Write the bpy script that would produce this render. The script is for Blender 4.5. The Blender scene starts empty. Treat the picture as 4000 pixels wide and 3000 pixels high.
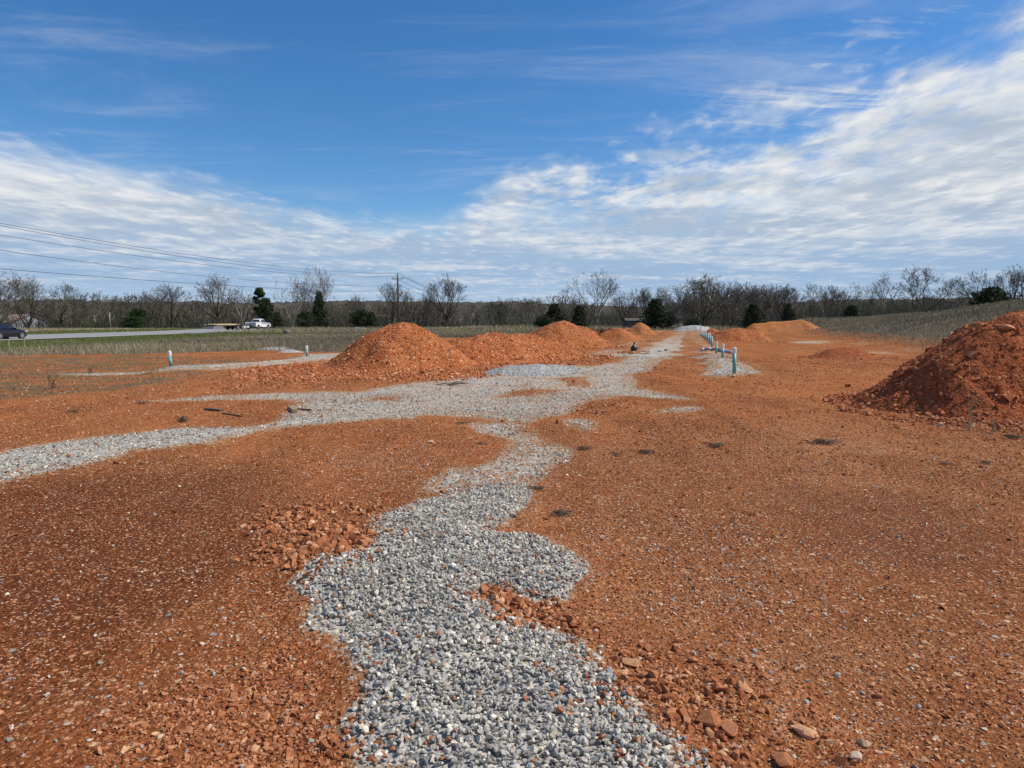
import bpy, bmesh, math, random
import numpy as np
from mathutils import Vector, Matrix
R = math.radians
SC = bpy.context.scene
COL = SC.collection
# ------------------------------------------------------------------ camera, sky, sun, exposure
F, HY, EYE = 2750.0, 1255.0, 1.6            # focal length and horizon row in photo pixels, eye height in metres
PITCH = math.atan((1500 - HY) / F)
cam = bpy.data.cameras.new('camera')
cam.sensor_width = 36; cam.sensor_fit = 'HORIZONTAL'; cam.lens = 36 * F / 4000
cam.clip_start = 0.05; cam.clip_end = 9000
camo = bpy.data.objects.new('camera', cam); COL.objects.link(camo)
camo.location = (0, 0, EYE); camo.rotation_euler = (math.pi / 2 - PITCH, 0, 0)
SC.camera = camo
SUN_AZ, SUN_EL = R(86), R(49)               # azimuth from +Y towards +X
SC.view_settings.view_transform = 'Standard'; SC.view_settings.look = 'None'
SC.view_settings.exposure = 0.0; SC.view_settings.gamma = 1.0
sl = bpy.data.lights.new('sun', 'SUN'); sl.energy = 4.3; sl.angle = R(0.53); sl.color = (1, .94, .85)
so = bpy.data.objects.new('sun', sl); COL.objects.link(so)
sd = Vector((math.sin(SUN_AZ) * math.cos(SUN_EL), math.cos(SUN_AZ) * math.cos(SUN_EL), math.sin(SUN_EL)))
so.rotation_euler = sd.to_track_quat('Z', 'Y').to_euler(); so.location = sd * 100

class NT:
    """small helper to write node trees"""
    def __init__(s, tree): s.t = tree; s.n = tree.nodes; s.l = tree.links
    def put(s, sock, v):
        if isinstance(v, bpy.types.NodeSocket): s.l.new(v, sock)
        elif v is not None: sock.default_value = v
    def node(s, typ, ins=None, **kw):
        n = s.n.new(typ)
        for k, v in kw.items(): setattr(n, k, v)
        for k, v in (ins or {}).items(): s.put(n.inputs[k], v)
        return n
    def m(s, op, a, b=None, c=None, clamp=False):
        n = s.n.new('ShaderNodeMath'); n.operation = op; n.use_clamp = clamp
        s.put(n.inputs[0], a)
        if b is not None: s.put(n.inputs[1], b)
        if c is not None: s.put(n.inputs[2], c)
        return n.outputs[0]
    def rng(s, v, a, b, c=0., d=1., smooth=True):
        n = s.n.new('ShaderNodeMapRange'); n.interpolation_type = 'SMOOTHSTEP' if smooth else 'LINEAR'
        for i, q in enumerate((v, a, b, c, d)): s.put(n.inputs[i], q)
        return n.outputs[0]
    def mix(s, f, a, b, mode='MIX'):
        n = s.n.new('ShaderNodeMix'); n.data_type = 'RGBA'; n.blend_type = mode
        s.put(n.inputs[0], f); s.put(n.inputs[6], rgba(a)); s.put(n.inputs[7], rgba(b))
        return n.outputs[2]
    def noise(s, vec, scale, detail=4., rough=.55, dist=0.):
        n = s.node('ShaderNodeTexNoise', {'Scale': scale, 'Detail': detail, 'Roughness': rough, 'Distortion': dist})
        if vec is not None: s.l.new(vec, n.inputs['Vector'])
        return n.outputs[0]
    def ramp(s, v, stops, interp='LINEAR'):
        n = s.n.new('ShaderNodeValToRGB'); r = n.color_ramp; r.interpolation = interp
        while len(r.elements) < len(stops): r.elements.new(0.5)
        for e, (p, c) in zip(r.elements, stops): e.position = p; e.color = rgba(c)
        s.l.new(v, n.inputs[0]); return n.outputs[0]
    def attr(s, name): return s.node('ShaderNodeAttribute', attribute_name=name).outputs['Fac']
def rgba(c):
    if isinstance(c, bpy.types.NodeSocket) or c is None: return c
    return tuple(c) if len(c) == 4 else tuple(c) + (1.,)

W = bpy.data.worlds.new('World'); SC.world = W; W.use_nodes = True
def build_world():
    t = NT(W.node_tree); t.n.clear()
    out = t.node('ShaderNodeOutputWorld'); bg = t.node('ShaderNodeBackground', {'Strength': 0.1})
    t.l.new(bg.outputs[0], out.inputs[0])
    sky = t.node('ShaderNodeTexSky', sky_type='NISHITA'); sky.sun_disc = False
    sky.sun_elevation = SUN_EL; sky.sun_rotation = SUN_AZ
    sky.altitude = 300; sky.air_density = 1.0; sky.dust_density = 0.35; sky.ozone_density = 2.2
    d = t.node('ShaderNodeVectorMath', {0: t.node('ShaderNodeTexCoord').outputs['Generated']}, operation='NORMALIZE').outputs[0]
    sp = t.node('ShaderNodeSeparateXYZ', {0: d}); x, y, z = sp.outputs
    h = t.m('SQRT', t.m('ADD', t.m('MULTIPLY', x, x), t.m('MULTIPLY', y, y)))
    el = t.m('DIVIDE', z, t.m('MAXIMUM', h, .02))
    az = t.m('ARCTAN2', x, y)
    zz = t.m('ADD', t.m('MAXIMUM', z, 0.), .045)
    u = t.m('DIVIDE', x, zz); v = t.m('DIVIDE', y, zz)
    pl = t.node('ShaderNodeCombineXYZ', {0: u, 1: v, 2: 0.}).outputs[0]
    # streak frame: turned so cloud rolls run up to the right as in a receding altocumulus deck
    mp = t.node('ShaderNodeMapping', {'Vector': pl, 'Rotation': (0, 0, R(-28)), 'Scale': (1.0, .55, 1)}).outputs[0]
    n1 = t.noise(mp, 1.5, 8, .6, .2); n2 = t.noise(mp, 5.5, 7, .62, .25); n3 = t.noise(pl, .35, 4, .5, .2)
    cu = t.node('ShaderNodeFloatCurve'); c = cu.mapping.curves[0]
    pts = [(-.75, .205), (-.629, .196), (-.5, .188), (-.403, .172), (-.347, .156), (-.25, .14), (-.16, .132), (-.09, .14), (-.045, .165), (0, .2),
           (.144, .222), (.23, .235), (.317, .262), (.442, .292), (.527, .325), (.629, .375), (.75, .48)]
    mapx = lambda a: (a + .8) / 1.6
    while len(c.points) < len(pts): c.points.new(.5, .5)
    for p, (a, e) in zip(c.points, pts): p.location = (mapx(a), e)
    cu.mapping.update()
    t.l.new(t.rng(az, -.8, .8, 0, 1, False), cu.inputs['Value'])
    eb = cu.outputs[0]
    right = t.rng(az, -.12, .3)                                   # ragged edge on the right, soft smooth edge on the left
    amp = t.m('MULTIPLY_ADD', right, .085, .03)
    vo = t.node('ShaderNodeTexVoronoi', {'Vector': t.node('ShaderNodeVectorMath', {0: mp, 1: t.node('ShaderNodeTexNoise', {'Vector': mp, 'Scale': 3., 'Detail': 4.}).outputs['Color']}, operation='ADD').outputs[0], 'Scale': 4.2, 'Smoothness': .6}, feature='SMOOTH_F1').outputs['Distance']
    puff = t.rng(vo, .05, .62, 1., 0.)
    nn = t.m('ADD', t.m('MULTIPLY', n1, .58), t.m('ADD', t.m('MULTIPLY', n2, .32), t.m('MULTIPLY', puff, .10)))
    edge = t.m('ADD', t.m('SUBTRACT', eb, el), t.m('MULTIPLY', t.m('SUBTRACT', nn, .5), t.m('MULTIPLY', amp, 3.2)))
    wid = t.m('MULTIPLY_ADD', right, .022, .026)
    deck = t.rng(edge, t.m('MULTIPLY', wid, -1.), t.m('MULTIPLY', wid, 1.3))
    # thin holes of blue inside the deck, denser to the right
    hole = t.m('MULTIPLY', t.rng(t.m('ADD', t.m('MULTIPLY', n1, .55), t.m('MULTIPLY', n2, .45)), .40, .57, 1, 0), t.m('MULTIPLY', t.rng(az, -.12, .1), .9))
    hole = t.m('MULTIPLY', hole, t.rng(t.m('SUBTRACT', eb, el), .17, .0))
    deck = t.m('MULTIPLY', deck, t.m('SUBTRACT', 1., hole))
    # separate wisps above the deck edge on the right
    mw = t.node('ShaderNodeMapping', {'Vector': pl, 'Rotation': (0, 0, R(-38)), 'Scale': (.55, 2.1, 1)}).outputs[0]
    w1 = t.noise(mw, 1.3, 8, .66, .4)
    wz = t.m('MULTIPLY', t.rng(az, .12, .38), t.m('MULTIPLY', t.rng(t.m('SUBTRACT', el, eb), .17, .0), 1.))
    wisp = t.m('MULTIPLY', t.rng(t.m('ADD', w1, t.m('MULTIPLY', t.m('SUBTRACT', n2, .5), .35)), .47, .68), wz)
    # faint cirrus veil through the blue
    mv = t.node('ShaderNodeMapping', {'Vector': pl, 'Rotation': (0, 0, R(35)), 'Scale': (.5, 1.3, 1)}).outputs[0]
    veil = t.m('MULTIPLY', t.rng(t.noise(mv, 1.1, 8, .65, .6), .46, .76), .34)
    cov = t.m('MAXIMUM', t.m('MAXIMUM', deck, t.m('MULTIPLY', wisp, .9)), veil)
    # cloud body tones: sunlit white to blue grey bellies, stretched along the deck
    ms = t.node('ShaderNodeMapping', {'Vector': pl, 'Rotation': (0, 0, R(8)), 'Scale': (.5, 1.0, 1)}).outputs[0]
    b1 = t.noise(ms, 1.0, 7, .6, .3); b2 = t.noise(mp, 4.2, 7, .62, .2)
    b = t.m('ADD', t.m('MULTIPLY', b1, .58), t.m('ADD', t.m('MULTIPLY', b2, .34), t.m('MULTIPLY', puff, .08)))
    lowg = t.rng(el, .17, .05)
    tone = t.rng(t.m('SUBTRACT', b, t.m('MULTIPLY', lowg, .07)), .36, .58)
    shade = t.mix(lowg, (4.5, 5.3, 6.4), (3.3, 4.8, 6.9)); lit = t.mix(lowg, (8.2, 8.3, 8.4), (6.3, 6.9, 7.8))
    ccol = t.mix(tone, shade, lit)
    haze = t.rng(el, .07, .0)
    ccol = t.mix(t.m('MULTIPLY', haze, .65), ccol, (5.0, 6.4, 7.9))
    hsv = t.node('ShaderNodeHueSaturation', {'Hue': .5, 'Saturation': 1.3, 'Value': 1.12, 'Color': sky.outputs[0]}).outputs[0]
    hsv = t.mix(1., hsv, (.86, .99, 1.12), 'MULTIPLY')
    t.l.new(t.mix(cov, hsv, ccol), bg.inputs['Color'])
build_world()

# ------------------------------------------------------------------ geometry helpers
rng = np.random.default_rng(7)
random.seed(7)
def ray(px, py):
    xc, yc = (px - 2000) / F, (1500 - py) / F
    cp, sp = math.cos(PITCH), math.sin(PITCH)
    return (xc, yc * sp + cp, yc * cp - sp)
def G(px, py, z=0.):                        # pixel -> point on the level z
    d = ray(px, py); k = (z - EYE) / d[2]; return (d[0] * k, d[1] * k)
def at(px, py, Y):                          # pixel -> point at depth Y
    d = ray(px, py); k = Y / d[1]; return (d[0] * k, Y, EYE + d[2] * k)
def S(t): t = np.clip(t, 0, 1); return t * t * (3 - 2 * t)
def _hash(i, j, seed):
    n = (i.astype(np.int64) * 374761393 + j.astype(np.int64) * 668265263 + seed * 974711) & 0x7fffffff
    n = ((n ^ (n >> 13)) * 1274126177) & 0x7fffffff
    return ((n ^ (n >> 16)) & 0xffff) / 65535.0
def vnoise(x, y, seed=0):
    xi, yi = np.floor(x), np.floor(y); fx, fy = x - xi, y - yi
    fx = fx * fx * (3 - 2 * fx); fy = fy * fy * (3 - 2 * fy)
    a, b, c, d = _hash(xi, yi, seed), _hash(xi + 1, yi, seed), _hash(xi, yi + 1, seed), _hash(xi + 1, yi + 1, seed)
    return (a + (b - a) * fx) * (1 - fy) + (c + (d - c) * fx) * fy
def fbm(x, y, seed=0, o=4, g=.5):
    s = 0; a = 1.; t = 0
    for k in range(o):
        s = s + a * vnoise(x * 2 ** k + 17.3 * k, y * 2 ** k - 9.1 * k, seed + k); t += a; a *= g
    return s / t                             # 0..1
def pip(poly, x, y):
    p = np.asarray(poly); out = np.zeros(x.shape, bool)
    bb = (x >= p[:, 0].min()) & (x <= p[:, 0].max()) & (y >= p[:, 1].min()) & (y <= p[:, 1].max())
    if not bb.any(): return out
    xs, ys = x[bb], y[bb]; ins = np.zeros(xs.shape, bool); j = len(p) - 1
    for i in range(len(p)):
        (xi, yi), (xj, yj) = p[i], p[j]; j = i
        if yi == yj: continue
        ins ^= ((yi > ys) != (yj > ys)) & (xs < (xj - xi) * (ys - yi) / (yj - yi) + xi)
    out[bb] = ins; return out
def soft(poly, x, y, r):
    s = np.zeros(x.shape)
    for k in range(6):
        a = k * 1.047 + .3; s += pip(poly, x + math.cos(a) * r, y + math.sin(a) * r)
    return (s + 2 * pip(poly, x, y)) / 8
def pxpoly(pts): return [G(*p) for p in pts]

def fast_mesh(name, V, Fs, smooth=False, attrs=None, mats=(), midx=None):
    """V (n,3); Fs list of index arrays (m,k)"""
    if not isinstance(Fs, (list, tuple)): Fs = [Fs]
    Fs = [f for f in Fs if len(f)]
    me = bpy.data.meshes.new(name)
    me.vertices.add(len(V)); me.vertices.foreach_set('co', np.ascontiguousarray(V, np.float32).ravel())
    loops = np.concatenate([f.ravel() for f in Fs]).astype(np.int32)
    tot = np.concatenate([np.full(len(f), f.shape[1]) for f in Fs]).astype(np.int32)
    me.loops.add(len(loops)); me.loops.foreach_set('vertex_index', loops)
    me.polygons.add(len(tot)); st = np.zeros(len(tot), np.int32); st[1:] = np.cumsum(tot)[:-1]
    me.polygons.foreach_set('loop_start', st); me.polygons.foreach_set('loop_total', tot)
    me.update(calc_edges=True)
    me.polygons.foreach_set('use_smooth', np.full(len(tot), smooth, bool))
    for k, a in (attrs or {}).items():
        me.attributes.new(k, 'FLOAT', 'POINT').data.foreach_set('value', np.ascontiguousarray(a, np.float32))
    for m in mats: me.materials.append(m)
    if midx is not None: me.polygons.foreach_set('material_index', np.asarray(midx, np.int32))
    me.validate(); return me
def link(name, me, parent=None, loc=(0, 0, 0), rz=0):
    o = bpy.data.objects.new(name, me); COL.objects.link(o)
    if parent is not None: o.parent = parent
    o.location = loc; o.rotation_euler = (0, 0, rz); return o
def thing(name, label, cat, loc=(0, 0, 0), rz=0, group=None, me=None):
    o = link(name, me, None, loc, rz); return tag(o, label, cat, group)
def tag(o, label, cat, group=None, kind=None):
    if label: o['label'] = label
    if cat: o['category'] = cat
    if group: o['group'] = group
    if kind: o['kind'] = kind
    return o
def struct(o): o['kind'] = 'structure'; return o

class MB:
    """collects boxes, tubes, lathes and prisms for ONE mesh"""
    def __init__(s): s.bm = bmesh.new()
    def box(s, c, d, rz=0, ry=0, rx=0, bev=0., taper=None):
        r = bmesh.ops.create_cube(s.bm, size=1)['verts']
        for v in r:
            if taper and v.co.z > 0: v.co.x *= taper[0]; v.co.y *= taper[1]
            v.co.x *= d[0]; v.co.y *= d[1]; v.co.z *= d[2]
        if bev:
            ed = list({e for v in r for e in v.link_edges})
            r = list({v for f in bmesh.ops.bevel(s.bm, geom=ed, offset=bev, segments=2, affect='EDGES', profile=.5)['faces'] for v in f.verts} | {v for v in r if v.is_valid})
        M = Matrix.Translation(c) @ Matrix.Rotation(rz, 4, 'Z') @ Matrix.Rotation(ry, 4, 'Y') @ Matrix.Rotation(rx, 4, 'X')
        bmesh.ops.transform(s.bm, matrix=M, verts=r); return s
    def tube(s, pts, rad, n=10, cap=True):
        pts = [Vector(p) for p in pts]; rad = rad if isinstance(rad, (list, tuple)) else [rad] * len(pts); rings = []
        for i, p in enumerate(pts):
            d = (pts[min(i + 1, len(pts) - 1)] - pts[max(i - 1, 0)]).normalized()
            u = d.cross(Vector((1, 0, 0) if abs(d.z) > .9 else (0, 0, 1))).normalized(); w = d.cross(u)
            rings.append([s.bm.verts.new(p + (u * math.cos(a) + w * math.sin(a)) * rad[i]) for a in [2 * math.pi * k / n for k in range(n)]])
        for a, b in zip(rings, rings[1:]):
            for k in range(n): s.bm.faces.new((a[k], a[(k + 1) % n], b[(k + 1) % n], b[k]))
        if cap: s.bm.faces.new(rings[0][::-1]); s.bm.faces.new(rings[-1])
        return s
    def prism(s, prof, y0, y1, axis='y'):
        """closed profile [(a,b)] in xz extruded along y"""
        A = [s.bm.verts.new((p[0], y0, p[1])) for p in prof]; B = [s.bm.verts.new((p[0], y1, p[1])) for p in prof]; n = len(prof)
        for k in range(n): s.bm.faces.new((A[k], A[(k + 1) % n], B[(k + 1) % n], B[k]))
        s.bm.faces.new(A[::-1]); s.bm.faces.new(B); return s
    def loft(s, rings, cap=True):
        R_ = [[s.bm.verts.new(p) for p in r] for r in rings]; n = len(R_[0])
        for a, b in zip(R_, R_[1:]):
            for k in range(n): s.bm.faces.new((a[k], a[(k + 1) % n], b[(k + 1) % n], b[k]))
        if cap: s.bm.faces.new(R_[0][::-1]); s.bm.faces.new(R_[-1])
        return s
    def quad(s, pts): s.bm.faces.new([s.bm.verts.new(p) for p in pts]); return s
    def mesh(s, name, mat, smooth=False, bevel=0):
        if bevel: bmesh.ops.bevel(s.bm, geom=list(s.bm.edges), offset=bevel, segments=2, affect='EDGES', profile=.5)
        bmesh.ops.recalc_face_normals(s.bm, faces=s.bm.faces)
        me = bpy.data.meshes.new(name); s.bm.to_mesh(me); s.bm.free()
        me.polygons.foreach_set('use_smooth', np.full(len(me.polygons), smooth, bool))
        me.materials.append(mat); return me
    def part(s, name, mat, parent=None, smooth=False, bevel=0): return link(name, s.mesh(name, mat, smooth, bevel), parent)

# ------------------------------------------------------------------ materials
def new_mat(name):
    m = bpy.data.materials.new(name); m.use_nodes = True; t = NT(m.node_tree); p = t.n['Principled BSDF']; return m, t, p
def plain(name, col, rough=.6, metal=0., var=.25, scale=6., bump=0., spec=None):
    m, t, p = new_mat(name)
    co = t.node('ShaderNodeTexCoord').outputs['Object']
    n = t.noise(co, scale, 5, .6)
    lo = tuple(c * (1 - var) for c in col); hi = tuple(min(1, c * (1 + var)) for c in col)
    t.l.new(t.ramp(n, [(.3, lo), (.7, hi)]), p.inputs['Base Color'])
    p.inputs['Roughness'].default_value = rough; p.inputs['Metallic'].default_value = metal
    if spec is not None: p.inputs['Specular IOR Level'].default_value = spec
    if bump:
        b = t.node('ShaderNodeBump', {'Strength': bump, 'Distance': .02, 'Height': n}); t.l.new(b.outputs[0], p.inputs['Normal'])
    return m
def attr_ramp(name, attr, stops, rough=.85, noise=.25, scale=60., spec=.25, trans=0.):
    m, t, p = new_mat(name)
    c = t.ramp(t.attr(attr), stops)
    n = t.noise(t.node('ShaderNodeTexCoord').outputs['Object'], scale, 4, .6)
    k = t.rng(n, .3, .7, 1 - noise, 1 + noise, False)
    mx = t.node('ShaderNodeVectorMath', {0: c}, operation='SCALE'); t.l.new(k, mx.inputs['Scale'])
    t.l.new(mx.outputs[0], p.inputs['Base Color'])
    p.inputs['Roughness'].default_value = rough; p.inputs['Specular IOR Level'].default_value = spec
    return m
GREY_STOPS = [(0, (.16, .151, .135)), (.25, (.295, .277, .243)), (.6, (.46, .427, .366)), (.82, (.64, .59, .50)), (.9, (.64, .53, .35)), (.955, (.80, .74, .62)), (.965, (.36, .13, .05)), (1, (.42, .17, .07))]
RED_STOPS = [(0, (.19, .062, .028)), (.3, (.335, .120, .050)), (.6, (.45, .19, .086)), (.82, (.55, .285, .145)), (.93, (.61, .395, .235)), (.96, (.61, .49, .36)), (.972, (.27, .25, .225)), (1, (.40, .37, .33))]
PILE_STOPS = [(0, (.25, .065, .022)), (.3, (.40, .125, .038)), (.6, (.52, .19, .07)), (.8, (.62, .29, .13)), (.93, (.68, .42, .25)), (1, (.7, .56, .42))]
M_GREY = attr_ramp('limestone_gravel', 'rnd', GREY_STOPS, .8, .22, 90)
M_RED = attr_ramp('red_chert_stone', 'rnd', RED_STOPS, .95, .3, 70, .08)
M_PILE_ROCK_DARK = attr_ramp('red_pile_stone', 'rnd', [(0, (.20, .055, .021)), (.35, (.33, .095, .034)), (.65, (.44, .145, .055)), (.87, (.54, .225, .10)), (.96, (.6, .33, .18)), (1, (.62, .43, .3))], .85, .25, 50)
M_PILE_ROCK = attr_ramp('pile_chert_stone', 'rnd', PILE_STOPS, .85, .25, 50)

def soil_nodes(t, co, red, orange, tan):
    big = t.noise(co, .35, 5, .6); mid = t.noise(co, 2.3, 6, .65); fine = t.noise(co, 38, 3, .6)
    f = t.m('ADD', t.m('MULTIPLY', big, .55), t.m('MULTIPLY', mid, .45))
    c = t.ramp(f, [(.36, red), (.5, orange), (.66, tan)])
    k = t.rng(fine, .28, .72, .58, 1.3, False)
    sc = t.node('ShaderNodeVectorMath', {0: c}, operation='SCALE'); t.l.new(k, sc.inputs['Scale'])
    return sc.outputs[0], f
def speck(t, co, scale, rand=1.):
    v = t.node('ShaderNodeTexVoronoi', {'Vector': co, 'Scale': scale, 'Randomness': rand})
    sx = t.node('ShaderNodeSeparateColor', {0: v.outputs['Color']})
    return v.outputs['Distance'], sx.outputs[0], sx.outputs[1]
def ground_mat():
    m, t, p = new_mat('site_ground')
    co = t.node('ShaderNodeTexCoord').outputs['Object']
    wp = t.node('ShaderNodeTexNoise', {'Vector': co, 'Scale': 30., 'Detail': 2.}).outputs['Color']
    wv = t.node('ShaderNodeVectorMath', {0: wp, 1: (.03, .03, .03)}, operation='MULTIPLY').outputs[0]
    cw = t.node('ShaderNodeVectorMath', {0: co, 1: wv}, operation='ADD').outputs[0]
    soil, f = soil_nodes(t, co, (.28, .084, .029), (.385, .128, .041), (.46, .185, .070))
    sm = t.node('ShaderNodeMapping', {'Vector': co, 'Scale': (1.1, .16, 1.), 'Rotation': (0, 0, R(-9))}).outputs[0]
    st = t.m('ADD', t.m('MULTIPLY', t.noise(sm, 1.2, 5, .6, .4), .6), t.m('MULTIPLY', t.noise(co, .22, 4, .6), .4))
    sv = t.node('ShaderNodeVectorMath', {0: soil}, operation='SCALE'); t.l.new(t.rng(st, .38, .62, .72, 1.16), sv.inputs['Scale']); soil = sv.outputs[0]
    ar = t.attr('smooth')                                         # smooth, fine, darker soil
    soil = t.mix(t.m('MULTIPLY', ar, .8), soil, (.20, .070, .030))
    soil = t.mix(t.m('MULTIPLY', t.attr('brown'), .85), soil, t.mix(1., soil, (.84, 1.0, 1.32), 'MULTIPLY'))
    soil = t.mix(t.attr('dark'), soil, t.mix(1., soil, (.66, .64, .74), 'MULTIPLY'))
    # pebbles pressed into the soil
    d1, c1, k1 = speck(t, cw, 50); d2, c2, k2 = speck(t, cw, 21)
    peb1 = t.ramp(c1, RED_STOPS); peb2 = t.ramp(c2, RED_STOPS)
    on1 = t.m('MULTIPLY', t.m('LESS_THAN', d1, .42), t.m('GREATER_THAN', k1, .22))
    on2 = t.m('MULTIPLY', t.m('LESS_THAN', d2, .36), t.m('GREATER_THAN', k2, t.rng(ar, 0, 1, .58, .93)))
    base = t.mix(on1, soil, peb1); base = t.mix(on2, base, peb2)
    # scruffy dried weeds over parts of the site
    wn = t.m('ADD', t.noise(co, .9, 6, .7), t.m('MULTIPLY', t.noise(co, 7, 4, .7), .35))
    weed = t.rng(t.m('ADD', wn, t.m('MULTIPLY', t.attr('weedy'), .5)), 1.08, 1.26)
    base = t.mix(weed, base, t.ramp(t.noise(co, 9, 4, .7), [(.3, (.10, .075, .045)), (.7, (.24, .18, .10))]))
    # gravel
    g1, gc, gk = speck(t, co, 27); g2, hc, hk = speck(t, co, 60)
    grey = t.ramp(t.m('ADD', t.m('MULTIPLY', gc, .7), t.m('MULTIPLY', hc, .3)), [(.1, (.25, .233, .20)), (.5, (.46, .425, .36)), (.9, (.68, .63, .53))])
    dusty = t.m('MULTIPLY', t.rng(t.attr('gravel'), .85, .45), t.rng(t.noise(co, .8, 5, .65), .38, .62))
    grey = t.mix(t.m('MULTIPLY', dusty, .55), grey, (.42, .27, .14))
    gn = t.m('ADD', t.m('MULTIPLY', t.noise(co, 1.6, 6, .7), .5), t.m('MULTIPLY', t.noise(co, 14, 3, .6), .5))
    ga = t.m('ADD', t.attr('gravel'), t.m('MULTIPLY', t.m('SUBTRACT', gn, .5), 1.7))
    ga = t.m('SUBTRACT', ga, t.m('MULTIPLY', t.rng(t.attr('gravel'), .95, .6), t.m('MULTIPLY', t.rng(t.noise(co, .55, 5, .7), .42, .64), .27)))
    ga2 = t.m('ADD', ga, t.m('MULTIPLY', t.m('SUBTRACT', gk, .5), .5))
    base = t.mix(t.m('MULTIPLY', t.rng(t.m('ADD', t.attr('gravel'), t.m('MULTIPLY', t.m('SUBTRACT', gn, .5), .5)), .08, .5), .5), base, (.44, .29, .16))
    base = t.mix(t.rng(ga2, .40, .62), base, grey)
    # rough field: dead grass thatch and green verge
    vn = t.noise(co, 1.3, 6, .7); vf = t.noise(co, 22, 3, .6)
    thatch = t.ramp(t.m('ADD', t.m('MULTIPLY', vn, .6), t.m('MULTIPLY', vf, .4)), [(.3, (.10, .082, .06)), (.5, (.17, .14, .095)), (.7, (.26, .215, .135))])
    green = t.ramp(t.m('ADD', t.m('MULTIPLY', vn, .6), t.m('MULTIPLY', vf, .4)), [(.3, (.06, .075, .025)), (.5, (.10, .125, .04)), (.68, (.2, .185, .085))])
    cover = t.mix(t.rng(t.m('ADD', t.attr('green'), t.m('MULTIPLY', t.m('SUBTRACT', vn, .5), .8)), .35, .65), thatch, green)
    base = t.mix(t.rng(t.m('ADD', t.attr('veg'), t.m('MULTIPLY', t.m('SUBTRACT', wn, .65), .9)), .35, .6), base, cover)
    t.l.new(base, p.inputs['Base Color'])
    p.inputs['Roughness'].default_value = 1.; p.inputs['Specular IOR Level'].default_value = 0.
    hgt = t.m('ADD', t.m('MULTIPLY', t.m('MINIMUM', d1, .5), -.5), t.m('ADD', t.m('MULTIPLY', t.m('MINIMUM', g1, .5), -1.0), t.noise(co, 30, 5, .65)))
    b = t.node('ShaderNodeBump', {'Strength': .9, 'Distance': .026, 'Height': hgt}); t.l.new(b.outputs[0], p.inputs['Normal'])
    return m
M_GROUND = ground_mat()
DARK_STOPS = [(0, (.17, .045, .018)), (.35, (.28, .078, .028)), (.65, (.37, .115, .042)), (.87, (.44, .16, .065)), (1, (.5, .24, .12))]
def pile_mat(name, a, b_, c, grey=False, st=None):
    m, t, p = new_mat(name)
    co = t.node('ShaderNodeTexCoord').outputs['Object']
    soil, f = soil_nodes(t, co, a, b_, c)
    d1, c1, k1 = speck(t, co, 26); d2, c2, k2 = speck(t, co, 11)
    st = GREY_STOPS if grey else (st or PILE_STOPS)
    base = t.mix(t.m('MULTIPLY', t.m('LESS_THAN', d1, .45), t.m('GREATER_THAN', k1, .35)), soil, t.ramp(c1, st))
    base = t.mix(t.m('MULTIPLY', t.m('LESS_THAN', d2, .4), t.m('GREATER_THAN', k2, .6)), base, t.ramp(c2, st))
    t.l.new(base, p.inputs['Base Color']); p.inputs['Roughness'].default_value = .95; p.inputs['Specular IOR Level'].default_value = .1
    h = t.m('ADD', t.m('MULTIPLY', t.m('MINIMUM', d2, .5), -1.2), t.m('ADD', t.m('MULTIPLY', t.m('MINIMUM', d1, .5), -.7), t.noise(co, 14, 5, .65)))
    b = t.node('ShaderNodeBump', {'Strength': .9, 'Distance': .04, 'Height': h}); t.l.new(b.outputs[0], p.inputs['Normal'])
    return m
M_PILE = pile_mat('orange_fill', (.30, .075, .022), (.40, .118, .036), (.46, .165, .06))
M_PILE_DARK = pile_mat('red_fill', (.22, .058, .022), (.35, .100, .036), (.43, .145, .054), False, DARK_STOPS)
M_PILE_TAN = pile_mat('tan_fill', (.36, .12, .035), (.43, .16, .05), (.47, .2, .08))
M_PILE_GREY = pile_mat('grey_gravel_fill', (.30, .30, .30), (.40, .40, .395), (.5, .5, .48), True)
M_PILE_WHITE = pile_mat('pale_sand_fill', (.36, .34, .30), (.45, .43, .38), (.52, .5, .46), True)
def asphalt_mat():
    m, t, p = new_mat('worn_asphalt'); co = t.node('ShaderNodeTexCoord').outputs['Object']
    n = t.noise(co, .6, 6, .65); n2 = t.noise(co, 40, 2, .5)
    mp = t.node('ShaderNodeMapping', {'Vector': co, 'Scale': (1.1, .02, 1)}).outputs[0]
    tr = t.noise(mp, 1.0, 3, .5)
    c = t.ramp(t.m('ADD', t.m('MULTIPLY', n, .4), t.m('ADD', t.m('MULTIPLY', n2, .25), t.m('MULTIPLY', tr, .35))), [(.35, (.22, .215, .205)), (.65, (.35, .34, .32))])
    t.l.new(c, p.inputs['Base Color']); p.inputs['Roughness'].default_value = .9; return m
M_ROAD = asphalt_mat()
M_WHITE_LINE = plain('road_paint', (.72, .72, .68), .8, var=.15)
def bark_mat(name, col, pale=None):
    m, t, p = new_mat(name); co = t.node('ShaderNodeTexCoord').outputs['Object']
    n = t.noise(co, 3, 5, .65); st = [(.3, tuple(c * .65 for c in col)), (.7, tuple(c * 1.3 for c in col))]
    c = t.ramp(n, st)
    if pale:
        g = t.node('ShaderNodeSeparateXYZ', {0: co}).outputs[2]
        c = t.mix(t.m('MULTIPLY', t.rng(t.noise(co, 1.2, 4, .7), .4, .6), .9), c, pale)
    t.l.new(c, p.inputs['Base Color']); p.inputs['Roughness'].default_value = .95; p.inputs['Specular IOR Level'].default_value = .1; return m
M_BARK = bark_mat('dark_bark', (.06, .049, .04)); M_TWIG = bark_mat('twigs', (.12, .10, .08))
M_BARK_PALE = bark_mat('pale_bark', (.20, .175, .145), (.42, .38, .33)); M_TWIG_PALE = bark_mat('pale_twigs', (.20, .175, .15))
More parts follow.
